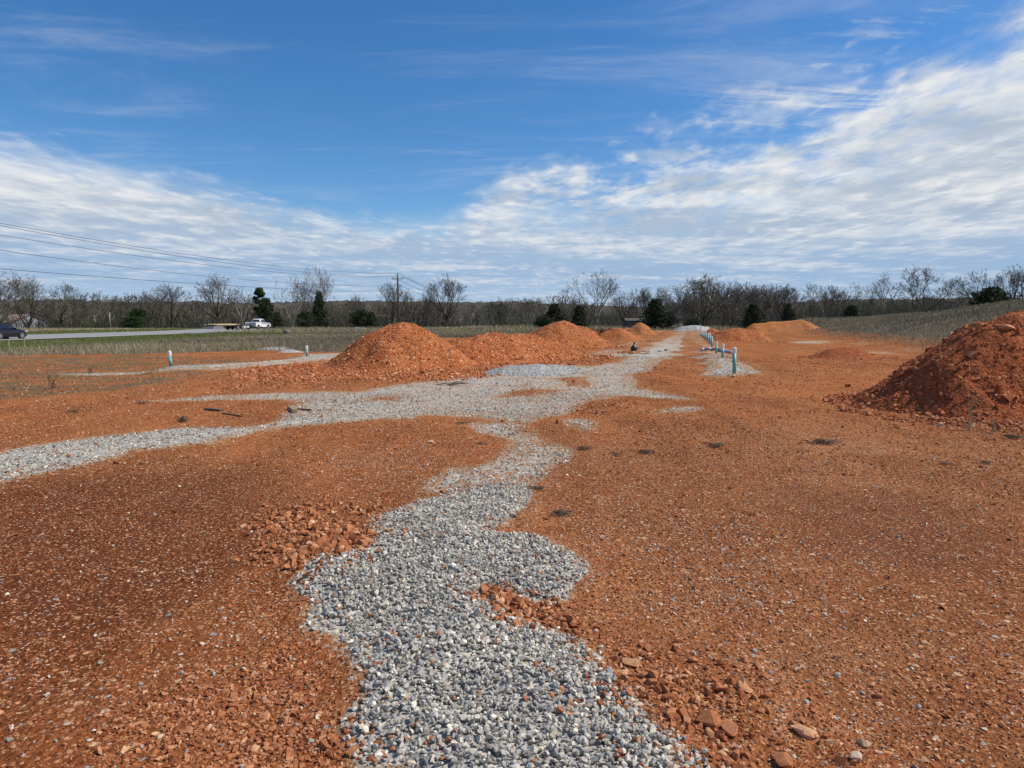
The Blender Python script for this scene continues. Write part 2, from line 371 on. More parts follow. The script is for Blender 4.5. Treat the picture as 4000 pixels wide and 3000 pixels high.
M_BUD = attr_ramp('spring_buds', 'rnd', [(0, (.14, .15, .035)), (.6, (.24, .23, .06)), (1, (.34, .30, .11))], .8, .2, 3)
M_BLOSSOM = attr_ramp('pale_blossom', 'rnd', [(0, (.3, .34, .2)), (1, (.6, .6, .5))], .8, .2, 3)
M_CEDAR = attr_ramp('cedar_foliage', 'rnd', [(0, (.022, .030, .013)), (.6, (.048, .062, .025)), (1, (.095, .11, .045))], .8, .3, 2)
M_CEDAR_BROWN = attr_ramp('winter_cedar_foliage', 'rnd', [(0, (.03, .024, .012)), (.6, (.055, .05, .022)), (1, (.09, .075, .035))], .8, .3, 2)
M_PINE = attr_ramp('pine_foliage', 'rnd', [(0, (.02, .04, .012)), (.6, (.045, .08, .022)), (1, (.08, .13, .04))], .8, .3, 2)
M_SCRUB = attr_ramp('bare_scrub', 'rnd', [(0, (.085, .073, .056)), (.5, (.15, .13, .098)), (.78, (.21, .18, .132)), (.88, (.14, .145, .06)), (1, (.21, .21, .08))], .95, .3, .5)
DRY = [(0, (.15, .125, .09)), (.35, (.235, .2, .14)), (.6, (.33, .28, .17)), (.85, (.38, .31, .19)), (1, (.5, .42, .27))]
M_DRY = attr_ramp('dead_grass', 'rnd', DRY, .9, .2, 4, .1)
M_GREEN = attr_ramp('green_grass', 'rnd', [(0, (.055, .075, .02)), (.45, (.10, .13, .04)), (.75, (.17, .175, .07)), (1, (.32, .28, .14))], .9, .2, 4, .1)
M_DEADWEED = attr_ramp('grey_dead_weed', 'rnd', [(0, (.085, .068, .05)), (.6, (.17, .135, .095)), (1, (.30, .245, .165))], .95, .2, 9, .1)
M_TEAL = plain('teal_plastic', (.115, .40, .42), .42, var=.06, scale=3)
M_CAP = plain('white_plastic', (.76, .74, .72), .4, var=.04)
M_LAV = plain('lavender_plastic', (.42, .46, .58), .35, var=.05)
M_HOSE = plain('grey_hose', (.13, .115, .115), .6, var=.25)
M_BAG, _t, _p = new_mat('black_bag_film')
_p.inputs['Base Color'].default_value = (.008, .008, .009, 1); _p.inputs['Roughness'].default_value = .42
_b = _t.node('ShaderNodeBump', {'Strength': .6, 'Distance': .03, 'Height': _t.noise(_t.node('ShaderNodeTexCoord').outputs['Object'], 9, 4, .6)}); _t.l.new(_b.outputs[0], _p.inputs['Normal'])
M_WOOD = plain('weathered_wood', (.12, .07, .04), .85, var=.35, scale=20, bump=.4)
M_WOOD_TAN = plain('raw_lumber', (.52, .40, .25), .8, var=.2, scale=8, bump=.2)
M_POLE = plain('pole_wood', (.095, .07, .052), .9, var=.3, scale=5, bump=.3)
M_METAL = plain('grey_steel', (.30, .30, .30), .5, .6, var=.2)
M_DARKMETAL = plain('dark_steel', (.05, .05, .052), .5, .4, var=.2)
M_WIRE = plain('wire', (.07, .075, .09), .6, var=.1)
M_RUBBER = plain('tyre_rubber', (.02, .02, .02), .85, var=.2)
M_GLASS = plain('tinted_glass', (.012, .014, .02), .06, var=.05, spec=.8)
M_CARDARK = plain('dark_car_paint', (.012, .012, .015), .3, 0., var=.05, spec=.45)
M_CARWHITE = plain('white_truck_paint', (.78, .79, .80), .3, var=.03)
M_BLACKTRIM = plain('black_trim', (.018, .018, .019), .5, var=.1)
M_CHROME = plain('alloy', (.7, .7, .72), .25, .8, var=.05)
M_LAMP = plain('lamp_lens', (.7, .7, .66), .15, var=.05)
M_REDLAMP = plain('red_lens', (.35, .02, .02), .2, var=.05)
M_GALV = plain('galvanised_sheet', (.42, .46, .50), .5, .3, var=.2, scale=1.5)
M_RUSTROOF, _t, _p = new_mat('rusty_roof_sheet')
_co = _t.node('ShaderNodeTexCoord').outputs['Object']
_mp = _t.node('ShaderNodeMapping', {'Vector': _co, 'Scale': (.9, .12, .12)}).outputs[0]
_t.l.new(_t.ramp(_t.noise(_mp, 1.3, 5, .7, .4), [(.38, (.40, .37, .34)), (.5, (.36, .26, .2)), (.6, (.30, .10, .045))]), _p.inputs['Base Color']); _p.inputs['Roughness'].default_value = .7
M_BROWNROOF = plain('brown_shingles', (.10, .065, .052), 1., var=.3, scale=3, spec=.05)
M_SIDING = plain('white_siding', (.66, .66, .63), .7, var=.06)
M_BEIGE = plain('beige_siding', (.46, .42, .33), .8, var=.08)
M_GREYWALL = plain('grey_boards', (.13, .12, .11), 1., var=.2, spec=0.)
M_CONC = plain('pale_concrete', (.5, .48, .45), .9, var=.15)

# ------------------------------------------------------------------ terrain and ground cover layout
P_NEAR = pxpoly([(1900, 1885), (1700, 1940), (1560, 1985), (1495, 2035), (1519, 2088), (1446, 2151), (1310, 2169), (1211, 2214), (1184, 2268), (1275, 2320), (1262, 2400),
    (1356, 2440), (1437, 2494), (1510, 2585), (1450, 2675), (1385, 2811), (1410, 2892), (1640, 2975), (1680, 3060), (1700, 3400), (2950, 3400), (2850, 3060), (2777, 2983),
    (2633, 2892), (2506, 2811), (2434, 2711), (2343, 2612), (2226, 2521), (2000, 2413), (1925, 2408), (1868, 2350), (1862, 2288), (1950, 2292), (2040, 2338), (2140, 2350),
    (2215, 2320), (2245, 2195), (2200, 2150), (2120, 2110), (2036, 2092), (1930, 2082), (1857, 2076), (1940, 2040), (2010, 2010), (2045, 1960), (2060, 1895)])
P_LINK = pxpoly([(1680, 1850), (1800, 1815), (1901, 1794), (1984, 1730), (1930, 1705), (1825, 1682), (1838, 1650), (1971, 1640), (2040, 1660), (2040, 1692), (2110, 1730), (2218, 1768), (2186, 1806),
    (2120, 1850), (2060, 1910), (1900, 1930), (1740, 1930), (1650, 1900)])
P_LINK2 = pxpoly([(2180, 1640), (2260, 1625), (2340, 1650), (2320, 1685), (2230, 1690), (2180, 1665)])
P_BAND = pxpoly([(-900, 1930), (0, 1785), (127, 1752), (405, 1718), (665, 1683), (886, 1676), (1108, 1654), (1171, 1635), (1300, 1600), (1400, 1642), (1266, 1650), (1013, 1682), (855, 1737),
    (696, 1758), (525, 1770), (506, 1794), (253, 1857), (0, 1908), (-900, 2120)])
P_MID = pxpoly([(1180, 1560), (1300, 1547), (1490, 1515), (1655, 1483), (1870, 1463), (1997, 1436), (2186, 1420), (2338, 1389), (2440, 1372), (2520, 1376), (2580, 1380), (2640, 1372), (2660, 1385), (2600, 1410), (2534, 1465),
    (2490, 1509), (2503, 1522), (2598, 1534), (2693, 1560), (2560, 1562), (2408, 1547), (2313, 1572), (2237, 1604), (2123, 1629), (2050, 1650), (1971, 1642), (1900, 1630), (1743, 1620), (1553, 1632), (1300, 1654), (1180, 1640)])
H_MID = [pxpoly(q) for q in ([(2250, 1492), (2310, 1488), (2312, 1520), (2280, 1524), (2240, 1515)], [(1930, 1556), (2030, 1536), (2150, 1530), (2250, 1528), (2140, 1545), (2010, 1558)],
    [(2170, 1488), (2270, 1476), (2320, 1482), (2230, 1496)], [(1450, 1560), (1560, 1552), (1570, 1566), (1480, 1570)], [(2200, 1420), (2330, 1404), (2480, 1392), (2430, 1408), (2280, 1436)])]
P_DLT = pxpoly([(538, 1575), (823, 1553), (1140, 1537), (1400, 1526), (1400, 1597), (1140, 1574), (760, 1580)])
P_TRACKS = [pxpoly(q) for q in ([(2430, 1392), (2500, 1362), (2570, 1335), (2620, 1312), (2650, 1297), (2720, 1283), (2735, 1284), (2690, 1298), (2665, 1318), (2640, 1345), (2660, 1385), (2600, 1410)],
    [(2290, 1392), (2380, 1362), (2450, 1335), (2530, 1322), (2520, 1332), (2470, 1348), (2420, 1372), (2340, 1395)], [(2555, 1297), (2570, 1284), (2600, 1283), (2602, 1292), (2575, 1300)],
    [(2690, 1290), (2735, 1282), (2738, 1290), (2745, 1318), (2772, 1345), (2800, 1372), (2850, 1400), (2900, 1430), (2960, 1465), (2955, 1487), (2880, 1490), (2810, 1480), (2760, 1450), (2750, 1400), (2730, 1350), (2705, 1310)])]
P_LSTRIP = [pxpoly(q) for q in ([(610, 1455), (660, 1432), (720, 1437), (821, 1434), (980, 1422), (1110, 1412), (1160, 1396), (1240, 1394), (1340, 1396), (1340, 1408), (1200, 1414), (1000, 1432), (880, 1446), (742, 1459), (640, 1464)],
    [(860, 1462), (960, 1448), (1060, 1444), (1110, 1440), (1050, 1456), (930, 1468), (880, 1470)], [(1110, 1388), (1200, 1382), (1340, 1376), (1400, 1378), (1340, 1388), (1220, 1390)], [(180, 1462), (420, 1450), (600, 1448), (560, 1460), (330, 1470)])]
P_RSTRIP = [pxpoly(q) for q in ([(3340, 1342), (3390, 1334), (3410, 1344), (3370, 1350)], [(3380, 1372), (3450, 1366), (3480, 1376), (3410, 1382)], [(3510, 1366), (3570, 1360), (3575, 1370), (3530, 1374)], [(3100, 1368), (3140, 1362), (3150, 1372), (3115, 1378)],
    [(2560, 1602), (2690, 1585), (2790, 1590), (2720, 1603), (2610, 1608)], [(3050, 1336), (3200, 1326), (3260, 1336), (3150, 1344)])]
P_FAR = pxpoly([(2470, 1398), (2540, 1362), (2590, 1335), (2632, 1310), (2655, 1294), (2700, 1284), (2730, 1284), (2690, 1300), (2672, 1320), (2655, 1345), (2640, 1372), (2610, 1400)])
GRAVEL = [(P_FAR, .95), (P_NEAR, 1.), (P_LINK, .68), (P_LINK2, .68), (P_BAND, .85), (P_MID, .72), (P_DLT, .66)] + [(q, .8) for q in P_TRACKS] + [(q, .8) for q in P_LSTRIP] + [(q, .74) for q in P_RSTRIP]
P_FIELD = pxpoly([(-900, 1402), (0, 1392), (300, 1384), (560, 1382), (800, 1375), (1000, 1365), (1350, 1375), (1420, 1345), (1560, 1320), (2050, 1318), (2150, 1300), (2330, 1292), (2440, 1290), (2500, 1285), (2700, 1281), (3100, 1279), (3100, 1257), (-900, 1257)])
P_SMOOTH = [pxpoly(q) for q in ([(-500, 1980), (500, 1850), (1000, 1830), (1150, 1960), (1050, 2150), (700, 2420), (-500, 2560)], [(2090, 1660), (2210, 1655), (2220, 1690), (2110, 1700)], [(900, 1640), (1110, 1620), (1150, 1635), (1010, 1665)], [(2900, 1900), (3900, 1950), (3950, 2300), (3200, 2200)])]
P_BROWN = pxpoly([(1900, 1760), (2400, 1690), (3000, 1640), (4600, 1700), (6000, 2300), (5500, 3400), (2400, 3400), (2100, 2500)])
P_DARK = pxpoly([(-1500, 1960), (500, 1800), (1000, 1780), (1250, 1900), (1100, 2150), (1150, 2400), (1350, 2700), (1400, 3300), (-1500, 3400)])
P_TAN = [pxpoly(q) for q in ([(2600, 2050), (2900, 2000), (3300, 2150), (3300, 2400), (3000, 2500), (2700, 2350)], [(2950, 2500), (3150, 2550), (3500, 2800), (3700, 3050), (3300, 3050), (3050, 2750)], [(2250, 2000), (2500, 1900), (2700, 2050), (2600, 2250), (2350, 2200)], [(1350, 1720), (1700, 1740), (1650, 1840), (1400, 1860)], [(850, 2330), (1150, 2300), (1180, 2450), (900, 2480)])]
P_WEEDY = pxpoly([(-900, 1400), (600, 1385), (1100, 1400), (1000, 1440), (800, 1500), (500, 1560), (-900, 1620)])
P_WEEDY2 = pxpoly([(2330, 1380), (2420, 1300), (2700, 1284), (2740, 1300), (2720, 1380)])
P_RUB = [pxpoly(q) for q in ([(1080, 2000), (1300, 1950), (1500, 1990), (1520, 2080), (1430, 2150), (1200, 2230), (1050, 2180)], [(2250, 2540), (2600, 2560), (2950, 2700), (3050, 3100), (2800, 3100), (2500, 2800)], [(2230, 1600), (2330, 1575), (2430, 1570), (2400, 1595), (2290, 1625)],
    [(1870, 2300), (1950, 2300), (2150, 2370), (2300, 2520), (2050, 2440), (1900, 2400)], [(1150, 2500), (1420, 2700), (1420, 2980), (1100, 3050), (300, 3000), (500, 2750)], [(2440, 1372), (2540, 1368), (2560, 1382), (2480, 1390)],
    [(3300, 1560), (3700, 1570), (4300, 1570), (4300, 1720), (3950, 1700), (3700, 1670), (3450, 1600)], [(1050, 1470), (1350, 1440), (1500, 1480), (1300, 1520), (900, 1530), (700, 1510)])]
FA, FB = np.array((22.3, 44.)), np.array((44., 118.)); _fd = (FB - FA) / np.linalg.norm(FB - FA); FN = np.array((_fd[1], -_fd[0]))
ROAD_X, ROAD_HW = -53.7, 8.0
def bank_s(x, y): return (x - FA[0]) * FN[0] + (y - FA[1]) * FN[1] + 2.5 * (fbm(x / 9, y / 9, 31, 3) - .5)
def H(x, y, bump=True):
    x = np.asarray(x, float); y = np.asarray(y, float); d = np.hypot(x, y)
    z = .05 * (fbm(x / 1.6, y / 1.6, 3, 4) - .5) + .22 * (fbm(x / 13, y / 13, 5, 3) - .5) * S((d - 4) / 20)
    z = z + .012 * (fbm(x * 4, y * 4, 9, 3) - .5) * 2
    s = bank_s(x, y)
    z = z + 2.0 * S((s + .5) / 12) + 3.0 * S((s - 8) / 22) * S((135 - y) / 80) + .35 * (fbm(x / 3, y / 3, 11, 4) - .5) * S(s / 6)
    z = z - 1.9 * S((y - 142) / 50) * S((-10 - x) / 12) * S((x + 72) / 10)
    z = z - 1.2 * S((y - 168) / 20) * S((-72 - x) / 20)
    # road formation
    rd = np.abs(x - ROAD_X); k = S((ROAD_HW + 5 - rd) / 5) * S((150 - y) / 30)
    z = z * (1 - k) + (-.19) * k
    if bump:
        near = (d < 14)
        if near.any():
            b = np.zeros(x.shape); xn, yn = x[near], y[near]
            b[near] = .045 * soft(P_NEAR, xn, yn, .2) + .03 * soft(P_BAND, xn, yn, .25) + .03 * soft(P_RUB[0], xn, yn, .25)
            # a wheel-wide dip through the gravel
            c = G(1500, 2420); b[near] += .085 * (fbm(xn / .55, yn / .55, 37, 3) - .5) * soft(P_NEAR, xn, yn, .25); b[near] -= .08 * np.exp(-(((xn - c[0]) / .3) ** 2 + ((yn - c[1]) / .2) ** 2))
            z = z + b
        for q, a in ((P_TRACKS[3], .1), (P_LSTRIP[0], .13)):
            z = z + a * soft(q, x, y, .5)
    return z
def H1(x, y): return float(H(np.array([x]), np.array([y]))[0])
def ragged(x, y):
    d = np.hypot(x, y); a = .05 + .025 * np.minimum(d, 24)
    f = np.clip(1.6 / (d + .1) * 2.2, .35, 2.2)
    b = .05 + .008 * d; fx = 1 / (.10 + .03 * d)
    jx = (fbm(x * fx, y * fx, 43, 3) - .5) * 2.4 * b; jy = (fbm(x * fx, y * fx, 59, 3) - .5) * 2.4 * b
    return x + jx + a * (fbm(x * f, y * f, 41, 4) - .5) * 2.2, y + jy + a * 1.6 * (fbm(x * f, y * f, 57, 4) - .5) * 2.2
def gmask(x, y, sharp=False):
    xr, yr = ragged(x, y); d = np.hypot(x, y); g = np.zeros(x.shape)
    for poly, w in GRAVEL: g = np.maximum(g, w * (pip(poly, xr, yr) if sharp else soft(poly, xr, yr, .04 + .018 * d)))
    for h in H_MID: g = g * (1 - .85 * soft(h, xr, yr, .1 + .01 * d))
    return g
def smask(x, y): return np.maximum.reduce([soft(q, x, y, .35) for q in P_SMOOTH])
def bankveg(x, y): return S((bank_s(x, y) + .8) / 9)
def vegmask(x, y):
    xr, yr = ragged(x, y)
    v = soft(P_FIELD, xr, yr, 1.2).astype(float)
    far = S((np.hypot(x, y) - 115) / 25)
    side = S((-x - 36) / 4)
    return np.maximum.reduce([v, bankveg(x, y), far, side])
def greenmask(x, y):
    rd = np.abs(x - ROAD_X)
    g = np.where(x > ROAD_X, S((ROAD_HW + 25 - rd) / 12) * S((118 - y) / 25) * .8, S((ROAD_HW + 16 - rd) / 7))
    g = np.maximum(g, S((np.hypot(x, y) - 140) / 60) * .75)
    s = bank_s(x, y); return np.maximum(g * (x < 30), S((s - 13) / 6) * S((y - 75) / 25))

def build_ground():
    tx = np.linspace(-8, 8, 1150); ty = np.linspace(-2.2, 8, 860)
    gx, gy = 2 * np.sinh(tx), 2 * np.sinh(ty)
    X, Y = np.meshgrid(gx, gy); x, y = X.ravel(), Y.ravel()
    z = H(x, y)
    nx, ny = len(gx), len(gy)
    i = np.arange(nx * ny).reshape(ny, nx)
    f = np.stack([i[:-1, :-1], i[:-1, 1:], i[1:, 1:], i[1:, :-1]], -1).reshape(-1, 4)
    vg = np.maximum(vegmask(x, y), .5 * S((bank_s(x, y) + 4) / 9))
    at_ = {'brown': soft(P_BROWN, x, y, 1.3), 'dark': soft(P_DARK, x, y, .9), 'gravel': gmask(x, y), 'veg': vg, 'green': greenmask(x, y), 'smooth': smask(x, y),
           'weedy': np.maximum(soft(P_WEEDY, x, y, 1.5), np.maximum(.7 * soft(P_WEEDY2, x, y, 2.), .45 * np.exp(-((bank_s(x, y) - 1) / 4) ** 2)))}
    struct(link('ground', fast_mesh('ground', np.stack([x, y, z], 1), f, True, at_, [M_GROUND])))
build_ground()

# roads: sheets just above the ground
def strip(name, pts, hw, mat, dz, step=None):
    V = []; Fq = []
    for k, (x, y, z) in enumerate(pts):
        a = pts[max(k - 1, 0)]; b = pts[min(k + 1, len(pts) - 1)]; d = Vector((b[0] - a[0], b[1] - a[1], 0)).normalized(); n = Vector((d.y, -d.x, 0))
        for sgn in (-1, 1): V.append((x + n.x * hw * sgn, y + n.y * hw * sgn, z + dz))
        if k: Fq.append((2 * k - 2, 2 * k - 1, 2 * k + 1, 2 * k))
    return struct(link(name, fast_mesh(name, np.array(V), np.array(Fq), True, None, [mat])))
ry = list(range(-60, 300, 6))
rp = [(ROAD_X, y, H1(ROAD_X, y) if y > 118 else -.19) for y in ry]
strip('road', rp, ROAD_HW, M_ROAD, .09)
strip('road_edge_line', [(ROAD_X + ROAD_HW - .75, y, z) for _, y, z in rp], .2, M_WHITE_LINE, .096)
strip('road_edge_line', [(ROAD_X - ROAD_HW + .9, y, z) for _, y, z in rp], .1, M_WHITE_LINE, .096)
sp_ = [(-26, 140), (-14, 152), (-9.5, 170), (-5, 200), (0, 232), (9, 262), (30, 285), (70, 300)]
spp = []
for a, b in zip(sp_, sp_[1:]):
    for k in range(6): t_ = k / 6; spp.append((a[0] + (b[0] - a[0]) * t_, a[1] + (b[1] - a[1]) * t_))
strip('side_road', [(x, y, max(H1(x - 2.5, y), H1(x + 2.5, y), H1(x, y)) + .05) for x, y in spp], 2.6, M_ROAD, .16)

# wooded hills behind everything
def build_hills():
    az = np.linspace(-1.2, 1.2, 520); rr = np.linspace(0, 1, 26)
    A, T = np.meshgrid(az, rr); a, t_ = A.ravel(), T.ravel()
    r = 420 + 620 * t_
    prof = np.interp(a, [-1.2, -.63, -.45, -.3, -.18, -.08, 0, .08, .2, .3, .45, .6, 1.2], [78, 74, 74, 72, 70, 66, 74, 66, 56, 60, 76, 84, 90])
    ridge = prof * (1040 / 2750.) * np.cos(a)
    x, y = np.sin(a) * r, np.cos(a) * r
    z = -3 + (ridge + 3.5) * S(t_ * 1.02) + (fbm(x / 14, y / 14, 71, 3) - .5) * 7 * S(t_ * 4) + (fbm(x / 4.5, y / 4.5, 73, 2) - .5) * 4.5 * S(t_ * 4) + (fbm(a * 9, t_ * 2, 75, 3) - .5) * 9 * S(t_)
    n = len(az); i = np.arange(len(a)).reshape(-1, n)
    f = np.stack([i[:-1, :-1], i[:-1, 1:], i[1:, 1:], i[1:, :-1]], -1).reshape(-1, 4)
    m, t, p = new_mat('hill_woods'); co = t.node('ShaderNodeTexCoord').outputs['Object']
    nn = t.m('ADD', t.m('MULTIPLY', t.noise(co, .02, 5, .6), .5), t.m('MULTIPLY', t.noise(co, .35, 4, .7), .5))
    c = t.ramp(nn, [(.36, (.062, .056, .048)), (.52, (.105, .093, .078)), (.62, (.135, .12, .095))])
    g = t.rng(t.noise(co, .012, 3, .5), .6, .64)
    t.l.new(t.mix(t.m('MULTIPLY', g, .6), c, (.10, .11, .05)), p.inputs['Base Color']); p.inputs['Roughness'].default_value = 1; p.inputs['Specular IOR Level'].default_value = 0
    struct(link('hills', fast_mesh('hills', np.stack([x, y, z], 1), f, True, None, [m])))
build_hills()

# ------------------------------------------------------------------ stones
def stone_proto(n, seed, flat=(1, 1, 1)):
    r_ = random.Random(seed); bm = bmesh.new()
    for _ in range(n):
        v = Vector((r_.gauss(0, 1), r_.gauss(0, 1), r_.gauss(0, 1))).normalized() * r_.uniform(.82, 1.08)
        bm.verts.new((v.x * flat[0], v.y * flat[1], v.z * flat[2]))
    g = bmesh.ops.convex_hull(bm, input=list(bm.verts)); bmesh.ops.delete(bm, geom=[v for v in bm.verts if not v.link_faces], context='VERTS')
    bmesh.ops.triangulate(bm, faces=bm.faces)
    bmesh.ops.recalc_face_normals(bm, faces=bm.faces)
    bm.verts.index_update()
    V = np.array([v.co[:] for v in bm.verts]); Fc = np.array([[v.index for v in f.verts] for f in bm.faces]); bm.free()
    return V, Fc
PR_HI = [stone_proto(13, 100 + k, (1, random.uniform(.65, .95), random.uniform(.5, .8))) for k in range(18)]
PR_MD = [stone_proto(8, 200 + k, (1, random.uniform(.65, .95), random.uniform(.5, .8))) for k in range(14)]
PR_LO = [stone_proto(6, 300 + k, (1, random.uniform(.65, .95), random.uniform(.5, .8))) for k in range(10)]
def rot_mats(n, tilt=.7):
    az = rng.uniform(0, 2 * np.pi, n); t1 = rng.normal(0, tilt, n); t2 = rng.normal(0, tilt, n)
    c, s = np.cos(az), np.sin(az); Z = np.zeros((n, 3, 3)); Z[:, 0, 0] = c; Z[:, 0, 1] = -s; Z[:, 1, 0] = s; Z[:, 1, 1] = c; Z[:, 2, 2] = 1
    c, s = np.cos(t1), np.sin(t1); X = np.zeros((n, 3, 3)); X[:, 0, 0] = 1; X[:, 1, 1] = c; X[:, 1, 2] = -s; X[:, 2, 1] = s; X[:, 2, 2] = c
    c, s = np.cos(t2), np.sin(t2); Yr = np.zeros((n, 3, 3)); Yr[:, 1, 1] = 1; Yr[:, 0, 0] = c; Yr[:, 0, 2] = s; Yr[:, 2, 0] = -s; Yr[:, 2, 2] = c
    return Z @ X @ Yr
class Bag:
    """accumulates many little copies into one mesh"""
    def __init__(s): s.V = []; s.F = {}; s.A = []; s.n = 0
    def add(s, V, Fc, a):
        s.V.append(V); s.A.append(a); s.F.setdefault(Fc.shape[1], []).append(Fc + s.n); s.n += len(V)
    def stones(s, protos, pos, size, rnd, tilt=.7):
        pick = rng.integers(0, len(protos), len(pos))
        for k, (V, Fc) in enumerate(protos):
            m = pick == k; n = m.sum()
            if not n: continue
            Rm = rot_mats(n, tilt) * (size[m] * .5)[:, None, None]
            P = np.einsum('nij,vj->nvi', Rm, V) + pos[m][:, None, :]
            Fi = (Fc[None] + (np.arange(n) * len(V))[:, None, None]).reshape(-1, 3)
            s.add(P.reshape(-1, 3), Fi, np.repeat(rnd[m], len(V)))
    def mesh(s, name, mats, smooth=False, midx=None):
        return fast_mesh(name, np.concatenate(s.V), [np.concatenate(v) for v in s.F.values()], smooth, {'rnd': np.concatenate(s.A)}, mats, midx)
def ring_points(d0, d1, dens, half=.90):
    """points per square metre in the sector in front, between two distances"""
    area = half * (d1 ** 2 - d0 ** 2); n = int(area * dens)
    r = np.sqrt(rng.uniform(d0 ** 2, d1 ** 2, n)); a = rng.uniform(-half, half, n)
    return np.sin(a) * r, np.cos(a) * r
# grey gravel
bag = Bag()
for d0, d1, dens, protos, lo, hi in ((1.5, 5.2, 3000, PR_HI, .013, .042), (5.2, 9, 1500, PR_MD, .015, .042), (9, 16, 520, PR_LO, .02, .05), (16, 34, 90, PR_LO, .03, .065)):
    x, y = ring_points(d0, d1, dens); g = gmask(x, y, True)
    xr, yr = ragged(x, y); core = soft(P_NEAR, xr, yr, .10); halo = soft(P_NEAR, xr, yr, .3)
    g = np.where(g > .9, np.clip(core * 1.25, .25, 1), np.maximum(g * (g < .9), .22 * halo ** 2))
    keep = rng.uniform(0, 1, len(x)) < np.where(core > .15, g, g ** 1.6 * np.clip(1.85 - 2.1 * fbm(x / 1.3, y / 1.3, 23, 4), .14, 1)); x, y = x[keep], y[keep]
    size = np.exp(rng.uniform(np.log(lo), np.log(hi), len(x))); size *= np.where(rng.uniform(0, 1, len(x)) > .985, 1.6, 1)
    z = H(x, y) + size * .18 + rng.uniform(0, .014, len(x)) * (gmask(x, y) > .9)
    xr, yr = ragged(x, y); edge = 1 - np.maximum(soft(P_NEAR, xr, yr, .16), .75 * (d0 > 8))
    rn = np.clip(rng.normal(.5, .25, len(x)) + .35 * (fbm(x / .8, y / .8, 29, 3) - .5), 0, .95); rn = np.where(rng.uniform(0, 1, len(x)) < .03 + .3 * edge, rng.uniform(.955, 1, len(x)), rn)
    bag.stones(protos, np.stack([x, y, z], 1), size, rn)
    # strays scattered over the soil
    x, y = ring_points(d0, d1, dens * .016); m = (gmask(x, y) < .3); x, y = x[m], y[m]; size = np.exp(rng.uniform(np.log(lo * .6), np.log(hi * .8), len(x)))
    bag.stones(protos, np.stack([x, y, H(x, y) + size * .15], 1), size, rng.uniform(.2, .95, len(x)))
tag(link('gravel', bag.mesh('gravel', [M_GREY])), 'loose grey crushed limestone gravel spread in patches and tracks over the orange soil', 'gravel', kind='stuff')
# orange and brown stones
bag = Bag()
for d0, d1, dens, protos, lo, hi in ((1.5, 4.2, 4400, PR_MD, .008, .027), (4.2, 8.5, 1700, PR_LO, .010, .034), (8.5, 16, 420, PR_LO, .016, .052), (16, 34, 80, PR_LO, .025, .075)):
    x, y = ring_points(d0, d1, dens)
    p_ = np.clip((.35 + 1.4 * (fbm(x / 1.1, y / 1.1, 21, 4) - .3)) * (1 - .72 * smask(x, y)), .06, 1) * (1 - .93 * (gmask(x, y, True) > .55))
    rub = np.maximum.reduce([soft(q, *ragged(x, y), .12) for q in P_RUB])
    tan_ = np.maximum.reduce([soft(q, *ragged(x, y), .35) for q in P_TAN]); p_ = np.minimum(1, p_ * (1 + .9 * tan_)); keep = rng.uniform(0, 1, len(x)) < np.maximum(p_, rub); x, y, rub, tan_ = x[keep], y[keep], rub[keep], tan_[keep]
    m = (vegmask(x, y) < .5); x, y, rub, tan_ = x[m], y[m], rub[m], tan_[m]
    size = np.exp(rng.uniform(np.log(lo), np.log(hi), len(x))) * (1 + .9 * rub * rng.uniform(0, 1, len(x)))
    size *= np.where(rng.uniform(0, 1, len(x)) > .985, 2.0, 1)
    bag.stones(protos, np.stack([x, y, H(x, y) + size * .06], 1), size, np.clip(np.where(rng.uniform(0, 1, len(x)) < .12 * tan_, rng.uniform(.93, 1, len(x)), rng.beta(2, 1.9, len(x)) + .14 * tan_ - .08 * soft(P_DARK, x, y, .9)), 0, 1), .3)
# coarse rubble
for q, n, lo, hi, sp in ((P_RUB[0], 1000, .022, .125, .26), (P_RUB[1], 760, .023, .105, .35), (P_RUB[2], 380, .04, .12, .4), (P_RUB[3], 300, .03, .11, .1), (P_RUB[4], 420, .016, .06, .25), (P_RUB[5], 260, .07, .2, .6), (P_RUB[6], 1500, .04, .15, .5), (P_RUB[7], 700, .03, .11, .6)):
    q = np.array(q); x = rng.uniform(q[:, 0].min() - sp, q[:, 0].max() + sp, n * 5); y = rng.uniform(q[:, 1].min() - sp, q[:, 1].max() + sp, n * 5)
    dens = soft(q, *ragged(x, y), sp) * np.clip(.25 + 1.5 * (fbm(x / (sp * 1.6), y / (sp * 1.6), 27, 3) - .25), 0, 1)
    m = (rng.uniform(0, 1, len(x)) < dens); x, y, dens = x[m][:n], y[m][:n], dens[m][:n]
    size = lo * (hi / lo) ** (rng.uniform(0, 1, len(x)) ** (1.4 if lo > .021 else 1.7)) * (.6 + .4 * dens)
    bag.stones(PR_HI, np.stack([x, y, H(x, y) + size * .1], 1), size, np.clip(rng.normal(.45, .2, len(x)), 0, .93), .5)
tag(link('loose_stones', bag.mesh('loose_stones', [M_RED])), 'countless orange and brown chert pebbles lying over the red soil', 'stones', kind='stuff')

